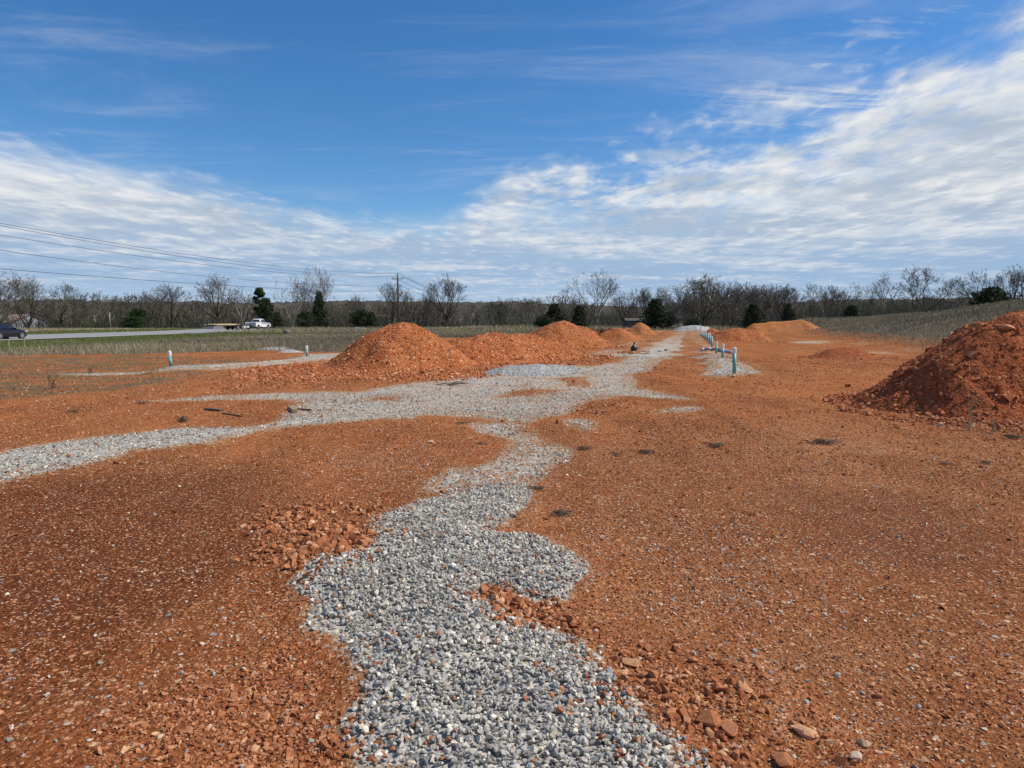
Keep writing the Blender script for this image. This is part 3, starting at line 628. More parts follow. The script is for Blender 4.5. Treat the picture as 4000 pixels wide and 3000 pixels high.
# ------------------------------------------------------------------ piles of fill
def pile(name, label, cat, spine, Hh, Rr, mat, rock=(), rocks=0, rocksz=(.04, .14), res=.05, seed=1, skirt=0, rough=.12, hollow=None, group='heaps of spoil on the site', rmat=None, far=False):
    """heap with a ridge line [(x,y,relative height)], height Hh, foot radius Rr"""
    sp = np.array([(p[0], p[1]) for p in spine]); hs = np.array([p[2] if len(p) > 2 else 1. for p in spine])
    c = sp.mean(0); lo, hi = sp.min(0) - Rr * 1.5 - skirt, sp.max(0) + Rr * 1.5 + skirt
    def hgt(x, y):
        best = np.full(x.shape, -9.)
        segs = [(k, k + 1) for k in range(len(sp) - 1)] or [(0, 0)]
        wob = 1 + .38 * (fbm(x / (Rr * .8), y / (Rr * .8), seed + 3, 3) - .5)
        for a, b in segs:
            A, B = sp[a], sp[b]; d = B - A; L = max(d @ d, 1e-9)
            t_ = np.clip(((x - A[0]) * d[0] + (y - A[1]) * d[1]) / L, 0, 1)
            dist = np.hypot(x - A[0] - t_ * d[0], y - A[1] - t_ * d[1]) / wob
            hh = (hs[a] + (hs[b] - hs[a]) * t_); q = dist / (Rr * hh)
            k_ = .22; f_ = 1 - (np.sqrt(q * q + k_ * k_) - k_) / (math.sqrt(1 + k_ * k_) - k_)
            v = Hh * hh * f_
            if skirt: v = np.maximum(v, .16 * (1 - dist / (Rr * hh + skirt)) * 1.0)
            best = np.maximum(best, v)
        n = (fbm(x / (Rr * .30), y / (Rr * .30), seed, 4) - .5) * Hh * rough * 2 + (fbm(x / .22, y / .22, seed + 9, 3) - .5) * .07 * min(1, Hh)
        best = best + n * np.clip(best / Hh * 3, 0, 1)
        if hollow is not None: best = hollow(x, y, best)
        return best
    gx = np.arange(lo[0], hi[0], res); gy = np.arange(lo[1], hi[1], res); X, Y = np.meshgrid(gx, gy); x, y = X.ravel(), Y.ravel()
    h = hgt(x, y); z = H(x, y, False) + np.maximum(h, -.04)
    i = np.arange(len(x)).reshape(len(gy), len(gx))
    f = np.stack([i[:-1, :-1], i[:-1, 1:], i[1:, 1:], i[1:, :-1]], -1).reshape(-1, 4)
    f = f[(h[f] > -.035).any(1)]
    used = np.unique(f); remap = np.full(len(x), -1); remap[used] = np.arange(len(used)); f = remap[f]
    V = np.stack([x, y, z], 1)[used]
    base = np.array((c[0], c[1], H1(c[0], c[1])))
    b = Bag(); b.add(V - base, f, np.zeros(len(V)))
    if rocks:
        n = rocks * 3; px_, py_ = rng.uniform(lo[0], hi[0], n), rng.uniform(lo[1], hi[1], n); hh = hgt(px_, py_); m = hh > -.02
        px_, py_, hh = px_[m][:rocks], py_[m][:rocks], hh[m][:rocks]
        low = 1 - np.clip(hh / Hh, 0, 1)
        sz = np.exp(rng.uniform(np.log(rocksz[0]), np.log(rocksz[1]), len(px_)) ) * (.65 + .7 * low * rng.uniform(0, 1, len(px_)) ** 2) * np.where(rng.uniform(0, 1, len(px_)) > .985, 1.9, 1)
        P = np.stack([px_, py_, H(px_, py_, False) + np.maximum(hh, 0) + sz * .06], 1) - base
        b.stones(PR_LO if far else PR_MD, P, sz, np.clip(rng.beta(2, 2, len(px_)), 0, 1), .55)
    nf4 = len(f); me = b.mesh(name, [mat, rmat or M_PILE_ROCK], False, None)
    tot = len(me.polygons); mi = np.ones(tot, np.int32); mi[:nf4] = 0
    sm = np.zeros(tot, bool); sm[:nf4] = True
    me.polygons.foreach_set('material_index', mi); me.polygons.foreach_set('use_smooth', sm)
    thing(name, label, cat, base, 0, group, me)
    return hgt
def gp(px, py): return G(px, py)
# nearest pile on the right, with the scooped shaded face
rc = (9.0, 12.9)
def scoop(x, y, h):
    g = np.exp(-(((x - 8.9) / 1.3) ** 2 + ((y - 11.2) / .75) ** 2)); g2 = np.exp(-(((x - 6.9) / .9) ** 2 + ((y - 11.9) / .6) ** 2))
    return np.where(h > 0, h - .75 * g - .25 * g2, h)
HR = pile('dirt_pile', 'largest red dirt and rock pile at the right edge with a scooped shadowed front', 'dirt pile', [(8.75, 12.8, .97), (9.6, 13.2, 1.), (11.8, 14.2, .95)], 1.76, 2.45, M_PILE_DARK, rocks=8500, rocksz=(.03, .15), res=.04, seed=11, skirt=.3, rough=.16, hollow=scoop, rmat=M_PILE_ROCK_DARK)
pile('dirt_pile', 'tallest orange rocky pile on the left, rounded peak in front of the utility pole', 'dirt pile', [(-3.75, 24.2, 1.)], 1.54, 2.75, M_PILE, rocks=8000, rocksz=(.045, .165), res=.055, seed=21, skirt=2.4)
pile('dirt_pile', 'long low ridge of orange rubble beside the tallest left pile, ending behind the gravel heap', 'dirt pile', [(-2.0, 25.8, .75), (-.6, 27.5, 1.), (.6, 29.0, .92), (2.1, 31.4, .6)], 1.12, 2.4, M_PILE, rocks=7000, rocksz=(.045, .165), res=.06, seed=31, skirt=.8)
pile('dirt_pile', 'smooth conical orange pile right behind the long rubble ridge, left of the black bag', 'dirt pile', [(3.15, 44.5, 1.)], 1.72, 3.3, M_PILE, rocks=3200, rocksz=(.07, .2), res=.08, seed=41, skirt=.8, far=True)
pile('dirt_pile', 'low orange pile with a dead branch on its left shoulder, behind the conical pile', 'dirt pile', [(8.0, 57.5, .9), (8.6, 57.5, 1.)], 1.15, 2.2, M_PILE, rocks=800, rocksz=(.06, .16), res=.1, seed=51, skirt=.8, far=True)
pile('dirt_pile', 'small rounded orange pile in front of the big dark cedar', 'dirt pile', [(15.1, 83., 1.)], 1.45, 2.15, M_PILE_TAN, rocks=500, rocksz=(.06, .16), res=.12, seed=61, far=True)
pile('dirt_pile', 'tiny orange mound touching the left side of the rounded pile by the cedar', 'dirt pile', [(15.4, 95., 1.)], .75, 1.25, M_PILE_TAN, rocks=160, rocksz=(.06, .14), res=.12, seed=71, far=True)
pile('dirt_pile', 'broad orange rocky pile just right of the far standpipes', 'dirt pile', [(17.4, 57.5, .85), (18.1, 57.2, 1.), (19.4, 57., .8)], 1.12, 2.2, M_PILE, rocks=1000, rocksz=(.06, .17), res=.1, seed=81, skirt=.5, far=True)
pile('dirt_pile', 'little orange mound beside the last standpipe in front of the pale gravel heap', 'dirt pile', [(25.0, 88., 1.)], .72, 1.3, M_PILE, rocks=150, rocksz=(.06, .15), res=.12, seed=91, far=True)
pile('dirt_pile', 'long flat-topped tan berm at the far right end of the site below the woods', 'dirt pile', [(33.0, 96., .75), (36.0, 97., .95), (39.6, 97., 1.)], 1.65, 2.6, M_PILE_TAN, rocks=300, rocksz=(.05, .14), res=.15, seed=101, rough=.06, far=True)
pile('dirt_pile', 'low red rubble heap on bare ground between the broad pile and the largest right pile', 'dirt pile', [(14.2, 31.0, .9), (14.9, 31.0, 1.)], .46, 1.25, M_PILE_DARK, rocks=700, rocksz=(.05, .15), res=.07, seed=111, skirt=.35, far=True)
pile('gravel_pile', 'pale grey gravel heap at the far end of the gravel track', 'gravel pile', [(28.5, 118., .8), (30.6, 118., 1.), (32.6, 119., .75)], .95, 2.0, M_PILE_GREY, res=.18, seed=121, group=None, far=True)
c_ = G(2080, 1462)
pile('gravel_pile', 'low spread heap of grey gravel in front of the long rubble ridge', 'gravel pile', [(c_[0] - .7, c_[1] - .2, .9), (c_[0] + .1, c_[1], 1.), (c_[0] + 1.2, c_[1] + .6, .6)], .27, .95, M_PILE_GREY, rocks=2600, rocksz=(.03, .06), res=.05, seed=131, group=None, rmat=M_GREY)
pile('sand_pile', 'small pale sand mound by the brown grass edge, left of the smaller left standpipe', 'sand pile', [(-12.0, 37.6, .9), (-11.7, 37.6, 1.)], .15, .55, M_PILE_WHITE, res=.06, seed=141, group=None)
pile('sand_pile', 'flat whitish sand mound half hidden in the brown grass', 'sand pile', [(-14.3, 40.6, .7), (-13.2, 40.8, 1.)], .17, .6, M_PILE_WHITE, res=.06, seed=151, group=None)

# single rocks that stand out
def rock(label, px, py, w, dims, rnd, seed, name='rock', dz=0., base=None, mat=None, cat='rock'):
    V, Fc = stone_proto(16, seed, dims)
    x, y = base[:2] if base else G(px, py); z = base[2] if base else H1(x, y)
    d = math.hypot(x, y); sz = w * y / F
    V = V * sz * .5; zz = -V[:, 2].min() * .72
    me = fast_mesh(name, V + np.array((0, 0, zz)), Fc, False, {'rnd': np.full(len(V), rnd)}, [mat or M_RED])
    return thing(name, label, cat, (x, y, z + dz), random.uniform(0, 6), None, me)
rock('cracked dark brown rock lying at the bottom right beside the grey gravel', 2770, 2840, 130, (1, .8, .55), .35, 1)
rock('reddish block leaning against the cracked brown rock at bottom right', 2850, 2860, 110, (1, .7, .5), .6, 2)
rock('flat tan slab among pebbles at the lower right', 3145, 2870, 125, (1, .6, .28), .84, 3)
rock('pinkish flat slab above the cracked brown rock', 2900, 2690, 110, (1, .55, .25), .72, 4)
rock('brown upright stone left of the pinkish flat slab', 2802, 2700, 65, (1, .8, .8), .42, 5)
rock('tan flat rock where gravel meets soil on the right', 2465, 2605, 95, (1, .7, .4), .82, 6)
rock('white rock near the bottom edge right of centre', 3343, 2975, 62, (1, .8, .7), .955, 7)
rock('pale cream rock just above the white rock at the bottom', 3375, 2915, 60, (1, .8, .7), .93, 8)
rock('brown rock on the bottom edge below the cracked rock', 3055, 2990, 105, (1, .8, .6), .5, 9)
rock('orange flat stone lying on the gravel near its top', 1728, 1935, 42, (1, .7, .45), .4, 10)
rock('square orange stone beside the dried puddle', 2180, 1655, 24, (1, .8, .8), .42, 11)
rock('round orange stone left of the dried puddle', 1967, 1650, 24, (1, .85, .8), .4, 12)
rock('orange stone resting on the grey gravel band at the left', 268, 1800, 26, (1, .85, .7), .45, 13)
rock('dark red stone alone on smooth soil at the left', 312, 2228, 34, (1, .8, .6), .12, 14)
rock('pale pink flat rock in the soil left of the gravel link', 1682, 1733, 34, (1, .7, .45), .9, 15)
rock('grey limestone boulder on the lower left edge of the gravel', 1515, 2715, 60, (1, .85, .7), .45, 16, mat=M_GREY)
rock('large orange stone at the gravel corner on the bottom edge', 1380, 2955, 75, (1, .8, .5), .6, 17)
rock('flat tan stone at the bottom left among pebbles', 990, 2930, 75, (1, .6, .3), .85, 18)
rock('small white block lying on soil at the bottom left', 625, 2880, 40, (1, .6, .4), .955, 19)
rock('tan block at the foot of the nearest standpipe', 2866, 1486, 22, (1, .7, .5), .92, 20)
rock('dark rock at the foot of the tallest left pile, beside a second one', 1650, 1470, 34, (1, .8, .75), .2, 21)
rock('brown rock at the pile foot right of the dark rock', 1755, 1461, 24, (1, .8, .75), .45, 22)
rock('orange boulder at the foot of the long rubble ridge', 1864, 1450, 26, (1, .8, .7), .5, 23)
rock('lone orange boulder near the right foot of the long rubble ridge', 2022, 1432, 20, (1, .85, .8), .6, 24)
def on_pile(px, Y, hg):
    x = (px - 2000) / F * Y; return (x, Y, H1(x, Y) + float(hg(np.array([x]), np.array([Y]))[0]) - .05)
rock('broad tan slab on the crest of the largest right pile', 0, 0, 90, (1, .7, .35), .72, 25, base=on_pile(3905, 12.6, HR))
rock('reddish slab on the upper left of the largest right pile', 0, 0, 75, (1, .75, .4), .66, 26, base=on_pile(3805, 12.3, HR))
rock('brown rock on the left flank of the largest right pile', 0, 0, 50, (1, .8, .6), .4, 27, base=on_pile(3572, 13.0, HR))
rock('red block low on the left flank of the largest right pile', 0, 0, 42, (1, .8, .7), .3, 28, base=on_pile(3545, 12.6, HR))
rock('loose red rock at the left foot of the largest right pile', 3310, 1515, 28, (1, .8, .7), .25, 29)
rock('cream rock in front of the tan grass clump by the right pile', 3670, 1668, 40, (1, .75, .6), .93, 30)
rock('pale boulder at the front foot of the largest right pile', 3960, 1610, 60, (1, .75, .6), .84, 31)

# ------------------------------------------------------------------ grass and weeds
def blades(bag, x, y, h, w, rnd, lean=.55, z=None):
    n = len(x); a = rng.uniform(0, np.pi, n); z = H(x, y) if z is None else z
    lx, ly = rng.normal(0, lean, n) * h, rng.normal(0, lean, n) * h
    dx, dy = np.cos(a) * w * .5, np.sin(a) * w * .5
    V = np.stack([np.stack([x - dx, y - dy, z - .03], 1), np.stack([x + dx, y + dy, z - .03], 1),
                  np.stack([x + lx * .4 + dx * .7, y + ly * .4 + dy * .7, z + h * .6], 1), np.stack([x + lx * .4 - dx * .7, y + ly * .4 - dy * .7, z + h * .6], 1),
                  np.stack([x + lx, y + ly, z + h], 1)], 1)
    i = (np.arange(n) * 5)[:, None]
    bag.add(V.reshape(-1, 3), i + np.array([[0, 1, 2, 3]]), np.repeat(rnd, 5)); bag.n -= 0
    k = bag.n - 5 * n
    bag.F.setdefault(3, []).append(i + np.array([[3, 2, 4]]) + k)
def sect(n, d0, d1, a0, a1, pw=1.):
    r = d0 + (d1 - d0) * rng.uniform(0, 1, n) ** pw; a = rng.uniform(a0, a1, n); return np.tan(a) * r, r
dry, grn = Bag(), Bag()
# field left of the site
x, y = sect(330000, 32, 150, -.70, .10, .9); v = vegmask(x, y); rd = np.abs(x - ROAD_X)
cl = fbm(x / 3.5, y / 3.5, 61, 4)
m = (v > .45 + .5 * (rng.uniform(0, 1, len(x)) - .5)) & (rd > ROAD_HW + .6) & (bank_s(x, y) < 0); x, y, cl, rd = x[m], y[m], cl[m], rd[m]
gr = greenmask(x, y) + (fbm(x / 5, y / 5, 63, 3) - .5) * .7 > rng.uniform(.3, .75, len(x))
nearedge = vegmask(x, y - 7) < .6
short = np.where(rd < ROAD_HW + 18, .42, np.where(nearedge, 1., .62))
h = (.10 + .34 * cl * rng.uniform(.4, 1.5, len(x))) * short; w = .006 + .00028 * np.hypot(x, y)
tone = np.clip(.0 + .75 * fbm(x / 11, y / 11, 67, 3) + rng.normal(0, .13, len(x)) + .3 * S((y - 80) / 40), 0, 1)
blades(dry, x[~gr], y[~gr], h[~gr], w[~gr], tone[~gr]); blades(grn, x[gr], y[gr], h[gr] * .55, w[gr], np.clip(rng.normal(.5, .25, gr.sum()), 0, 1))
# tall tan stems along its near edge
x, y = sect(3500, 32, 60, -.68, -.05); m = (vegmask(x, y) > .3) & (vegmask(x, y - 5) < .8) & (np.abs(x - ROAD_X) > 12); x, y = x[m], y[m]
blades(dry, x, y, rng.uniform(.25, .6, len(x)), np.full(len(x), .014), rng.uniform(.45, .95, len(x)), .3)
# far verge, crest of the field, ground beyond the site
x, y = sect(60000, 105, 215, -.70, .42); m = (vegmask(x, y) > .5) & (np.abs(x - ROAD_X) > ROAD_HW + .8); x, y = x[m], y[m]; g_ = rng.uniform(0, 1, len(x)) < np.where(x < -62, .75, .35)
h = rng.uniform(.25, .75, len(x)); h[x < -62] *= .45; w = np.full(len(x), .06)
blades(dry, x[~g_], y[~g_], h[~g_], w[~g_], rng.uniform(.3, 1, (~g_).sum())); blades(grn, x[g_], y[g_], h[g_] * .6, w[g_], rng.uniform(.2, .9, g_.sum()))
# right bank
x, y = sect(300000, 22, 170, .22, .75, .8); s = bank_s(x, y); bv = bankveg(x, y)
m = rng.uniform(0, 1, len(x)) < bv ** 1.3 * np.clip(.25 + 1.5 * fbm(x / 2.5, y / 2.5, 85, 4), 0, 1); x, y, s = x[m], y[m], s[m]
g_ = (S((s - 13) / 6) * S((y - 75) / 25) > rng.uniform(.2, .8, len(x)))
h = (.08 + .30 * fbm(x / 4, y / 4, 83, 3) * rng.uniform(.4, 1.5, len(x))); w = .006 + .00028 * np.hypot(x, y)
tone = np.clip(.12 + .6 * fbm(x / 8, y / 8, 87, 3) + rng.normal(0, .16, len(x)), 0, 1)
blades(dry, x[~g_], y[~g_], h[~g_], w[~g_], tone[~g_]); blades(grn, x[g_], y[g_], h[g_] * .9, w[g_], rng.uniform(.1, .8, g_.sum()))
# sparse dry stems over the weedy parts of the site
P_WEEDY3 = pxpoly([(2950, 1310), (3100, 1300), (3500, 1335), (3700, 1400), (3500, 1400), (3150, 1370), (2950, 1350)])
for q, n, hh in ((P_WEEDY, 16000, .10), (P_WEEDY2, 20000, .17), (P_WEEDY3, 16000, .13)):
    q_ = np.array(q); x = rng.uniform(max(q_[:, 0].min(), -40), q_[:, 0].max(), n); y = rng.uniform(q_[:, 1].min(), min(q_[:, 1].max(), 110), n)
    m = pip(q, x, y) & (fbm(x / 1.5, y / 1.5, 91, 4) > .52 + .1 * (gmask(x, y) > .5)); x, y = x[m], y[m]
    blades(dry, x, y, rng.uniform(.4, 1.3, len(x)) * hh, np.full(len(x), .010), rng.uniform(0, .8, len(x)), .8)
tag(link('dry_grass', dry.mesh('dry_grass', [M_DRY])), 'dead brown and tan grass covering the field and the right bank', 'grass', kind='stuff')
tag(link('green_grass', grn.mesh('green_grass', [M_GREEN])), 'short green grass along the road verges and on top of the bank', 'grass', kind='stuff')
def tuft(label, px, py, wpx, hgt, n=60, flat=True, mat=M_DEADWEED, name='dead_weed', cat='weed', group='dead weeds on the bare soil', blade=.0032):
    x0, y0 = G(px, py); L = wpx * y0 / F * .5; b = Bag(); n = max(10, int(n * .55))
    a = rng.uniform(0, 2 * np.pi, n); l = L * rng.uniform(.3, 1.1, n)
    z0 = H1(x0, y0); st = rng.normal(0, L * .25, (n, 2)); segs = []
    for k in range(n):
        p0 = np.array((st[k, 0], st[k, 1], .01)); d = np.array((math.cos(a[k]), math.sin(a[k]) * .8, 0)) * l[k]
        if flat: p1 = p0 + d * .5 + (0, 0, hgt * rng.uniform(.4, 1.1)); p2 = p0 + d + (0, 0, hgt * rng.uniform(.0, .7))
        else: p1 = p0 * .4 + d * .2 + (0, 0, hgt * rng.uniform(.35, .6)); p2 = p0 * .4 + d * .8 + (0, 0, hgt * rng.uniform(.7, 1.1))
        segs += [(*p0, *p1, blade, blade * .8), (*p1, *p2, blade * .8, blade * .3)]
    V, Fq = tubes(np.array(segs), 3); b.add(V, Fq, np.repeat(np.clip(rng.normal(.45 if mat is M_DEADWEED else .85, .2, len(segs)), 0, 1), 6))
    return thing(name, label, cat, (x0, y0, z0), 0, group, b.mesh(name, [mat]))
def tubes(sg, n=3):
    p0, p1, r0, r1 = sg[:, :3], sg[:, 3:6], sg[:, 6], sg[:, 7]
    d = p1 - p0; d /= np.linalg.norm(d, axis=1)[:, None] + 1e-9
    ref = np.where(np.abs(d[:, 2:3]) > .9, np.array([[1., 0, 0]]), np.array([[0, 0, 1.]])); u = np.cross(d, ref); u /= np.linalg.norm(u, axis=1)[:, None] + 1e-9; v = np.cross(d, u)
    a = np.arange(n) * 2 * np.pi / n; ring = u[:, None] * np.cos(a)[None, :, None] + v[:, None] * np.sin(a)[None, :, None]
    V = np.concatenate([p0[:, None] + ring * r0[:, None, None], p1[:, None] + ring * r1[:, None, None]], 1)
    k = np.arange(n); q = np.stack([k, (k + 1) % n, (k + 1) % n + n, k + n], 1)
    Fq = (q[None] + (np.arange(len(sg)) * 2 * n)[:, None, None]).reshape(-1, 4)
    return V.reshape(-1, 3), Fq
for a in (('biggest dark dead weed lying on bare soil in front of the right pile', 3212, 1733, 150, .05, 150), ('dark dead weed lying left of the biggest one, nearer the middle', 2795, 1748, 95, .045, 110),
          ('grey dead weed mat on soil right of the dried puddle', 2520, 1772, 95, .035, 80), ('thin dead weed beside the grey weed mat', 2412, 1780, 70, .03, 40), ('dead weed at the right edge of the gravel link', 2285, 1760, 80, .035, 70),
          ('dead weed lying right of the near gravel, below the weed row', 2190, 2012, 120, .03, 100), ('dead weed at the right frame edge below the pile foot', 3965, 1716, 110, .035, 80), ('faint dead weed on soil at far right, under the pile', 3850, 1812, 80, .02, 45),
          ('tiny dead weed left of the faint weed at far right', 3690, 1818, 70, .015, 30), ('dead weed on soil left of the gravel link', 1800, 1662, 80, .025, 50), ('small dead weed in the orange bowl left of the link', 1878, 1740, 60, .02, 45),
          ('small dead weed below the gravel link on the right', 2100, 1915, 90, .02, 60), ('grey bushy dead weed on soil between the two left gravel bands', 712, 1652, 60, .09, 120), ('dead weed on the rubble of the tallest left pile foot', 1410, 1422, 60, .12, 80),
          ('flat dead weed on orange soil under the upper left gravel band', 555, 1583, 70, .05, 60), ('dead weed near the left edge on orange soil', 285, 1615, 70, .05, 60)):
    tuft(*a)
tuft('twiggy dead bush standing on weedy soil at the left', 205, 1518, 80, .42, 26, False, name='dead_bush', cat='bush', group=None, blade=.005)
tuft('small reddish dead bush left of the nearer left standpipe', 352, 1462, 55, .3, 22, False, name='dead_bush', cat='bush', group=None, blade=.005)
tuft('tall tan dry grass clump at the front foot of the right pile', 3790, 1682, 100, .62, 34, False, M_DRY, 'grass_clump', 'grass', None, .0028)
tuft('sparse dry grass clump at the bottom of the right pile, right of the tall clump', 3880, 1700, 60, .35, 14, False, M_DRY, 'grass_clump', 'grass', None, .0025)

# ------------------------------------------------------------------ trees
def gen_tree(seed, trunk=.28, limbs=7, ang=(20, 60), crook=.14, rx=.42, zc=.62, fork=True, twig=1., lean=0, up=(.0, .06, .07, .05, .03), levels=4, nch=(0, 9, 7, 5), cut=.05):
    """bare tree 12 units tall whose branches fill an egg-shaped crown"""
    rd_ = random.Random(seed); T, C = [], []; rz = 12 * (1 - zc); z_c = 12 * zc; RX = 12 * rx; tmin = .021 * twig
    lobes = [(rd_.uniform(0, 6.28), rd_.uniform(-.4, .9), rd_.uniform(.8, 1.08)) for _ in range(9)]
    def inside(p):
        zz = (p.z - z_c) / (rz if p.z > z_c else rz * 1.25 + 1e-6); a = math.atan2(p.y, p.x)
        k = 1 + .13 * math.sin(3 * a + seed) + .09 * math.sin(5 * a + 2.1 * seed + zz * 3)
        return (p.x * p.x + p.y * p.y) / (RX * k) ** 2 + (zz / k) ** 2 < 1
    def grow(p, d, L, r, lev):
        n = (5, 8, 5, 3, 2)[lev]; dirs = []
        for i in range(n):
            d = Vector((d.x + rd_.gauss(0, crook), d.y + rd_.gauss(0, crook), d.z + rd_.gauss(0, crook * .7) + up[lev])).normalized()
            q = p + d * (L / n); f0, f1 = i / n, (i + 1) / n; tp = .45 if lev == 0 else .85
            r1, r2 = max(r * (1 - tp * f0), tmin), max(r * (1 - tp * f1), tmin)
            (T if lev < 2 else C).append((*p, *q, r1, r2)); p = q; dirs.append((p.copy(), d.copy(), r2, f1))
            if lev and i > 0 and not inside(p): break
        if lev + 1 > levels: return
        if lev == 0:
            base = rd_.uniform(0, 6.28)
            for k in range(limbs):
                a = base + k * 2.4 + rd_.uniform(-.35, .35); th = R(ang[0] + (ang[1] - ang[0]) * ((k + .5) / limbs) + rd_.uniform(-6, 6))
                j = n - 1 if (fork and k < limbs * .6) else rd_.randint(max(n - 3, 0), n - 1); q = dirs[j][0]
                dd = Vector((math.cos(a) * math.sin(th), math.sin(a) * math.sin(th), math.cos(th)))
                grow(q, dd, 9.5, r * rd_.uniform(.34, .52), 1)
            if not fork: grow(dirs[-1][0], d, 10, r * .52, 1)
        else:
            m = len(dirs); got = L * m / n
            for k in range(int(round((nch[lev] if lev < len(nch) else 4) * m / n))):
                t_ = rd_.uniform(.12, 1) ** .8; pp, dd, rr, _ = dirs[min(int(t_ * m), m - 1)]
                a = rd_.uniform(0, 6.28); th = R(rd_.uniform(22, 55)); o1 = dd.orthogonal().normalized(); o2 = dd.cross(o1)
                nd = dd * math.cos(th) + (o1 * math.cos(a) + o2 * math.sin(a)) * math.sin(th)
                grow(pp, nd, max(got * rd_.uniform(.4, .66) * (1.1 - .45 * t_), .35), max(rr * .58, tmin), lev + 1)
    grow(Vector((0, 0, -.2)), Vector((lean, 0, 1)).normalized(), 12 * trunk, .34, 0)
    T, C = np.array(T), np.array(C); allp = np.concatenate([T[:, 3:6], C[:, 3:6]])
    hz = np.percentile(allp[:, 2], 99.7); wd = (np.percentile(allp[:, 0], 98.5) - np.percentile(allp[:, 0], 1.5) + np.percentile(allp[:, 1], 98.5) - np.percentile(allp[:, 1], 1.5)) / 2
    return T, C, hz, wd
def tree_proto(seed, pale=False, buds=0, budmat=None, **kw):
    T, C, hz, wd = gen_tree(seed, **kw)
    V, Fq = tubes(T, 6); tm = fast_mesh('trunk', V, Fq, True, None, [M_BARK_PALE if pale else M_BARK])
    V, Fq = tubes(C, 3); b = Bag(); b.add(V, Fq, np.zeros(len(V))); nq = len(Fq)
    if buds:
        k = rng.integers(0, len(C), buds); p = C[k, 3:6] + rng.normal(0, .12, (buds, 3)); s = rng.uniform(.05, .13, buds)
        o = rng.normal(0, 1, (buds, 3, 3)); o /= np.linalg.norm(o, axis=2)[:, :, None]
        P = (p[:, None] + o * s[:, None, None]).reshape(-1, 3); b.add(P, np.arange(buds * 3).reshape(-1, 3), np.repeat(rng.uniform(0, 1, buds), 3))
    cm = b.mesh('crown', [M_TWIG_PALE if pale else M_TWIG] + ([budmat or M_BUD] if buds else []))
    if buds: mi = np.zeros(len(cm.polygons), np.int32); mi[nq:] = 1; cm.polygons.foreach_set('material_index', mi)
    return tm, cm, hz, wd
PT = {
 'round1': tree_proto(1, trunk=.27, limbs=9, ang=(8, 62), crook=.07, rx=.40, zc=.62, nch=(0, 11, 8, 5)),
 'round2': tree_proto(2, trunk=.32, limbs=8, ang=(12, 68), crook=.08, rx=.40, zc=.66, fork=False, nch=(0, 11, 8, 5)),
 'vase1': tree_proto(3, trunk=.2, limbs=7, ang=(8, 44), crook=.09, rx=.42, zc=.66),
 'vase2': tree_proto(4, trunk=.24, limbs=6, ang=(8, 48), crook=.12, rx=.36, zc=.62),
 'spread1': tree_proto(5, trunk=.12, limbs=8, ang=(14, 64), crook=.13, rx=.5, zc=.56),
 'spread2': tree_proto(6, trunk=.16, limbs=8, ang=(14, 66), crook=.17, rx=.48, zc=.56),
 'crook1': tree_proto(7, trunk=.15, limbs=7, ang=(16, 60), crook=.23, rx=.5, zc=.56, lean=.15),
 'slim1': tree_proto(8, trunk=.5, limbs=6, ang=(10, 45), crook=.08, rx=.2, zc=.74, fork=False, pale=True),
 'pale1': tree_proto(9, trunk=.18, limbs=6, ang=(8, 52), crook=.13, rx=.42, zc=.58, pale=True, nch=(0, 8, 6, 5)),
 'pale2': tree_proto(10, trunk=.28, limbs=6, ang=(8, 50), crook=.15, rx=.33, zc=.6, pale=True, nch=(0, 8, 6, 5)),
 'bud1': tree_proto(11, trunk=.2, limbs=8, ang=(10, 62), crook=.13, rx=.48, zc=.6, buds=3800),
 'bud2': tree_proto(12, trunk=.28, limbs=8, ang=(10, 58), crook=.12, rx=.4, zc=.62, buds=3000),
 'blossom': tree_proto(13, trunk=.2, limbs=7, ang=(10, 55), crook=.16, rx=.35, zc=.55, buds=1800, budmat=M_BLOSSOM, levels=3),
}
def tree(kind, label, px, top, wpx, Y, rz=None, name='bare_tree', sink=0., group='bare trees along the tree line', zb=None):
    tm, cm, hz, wd = PT[kind]; x = (px - 2000) / F * Y; z0 = H1(x, Y) if zb is None else zb
    ht = EYE + (HY - top) * Y / F - z0; w = wpx * Y / F
    o = thing(name, label, 'tree', (x, Y, z0 - sink), random.uniform(0, 6.28) if rz is None else rz, group)
    o.scale = (w / wd, w / wd, (ht + sink) / hz)
    link('trunk', tm, o); link('crown', cm, o); return o
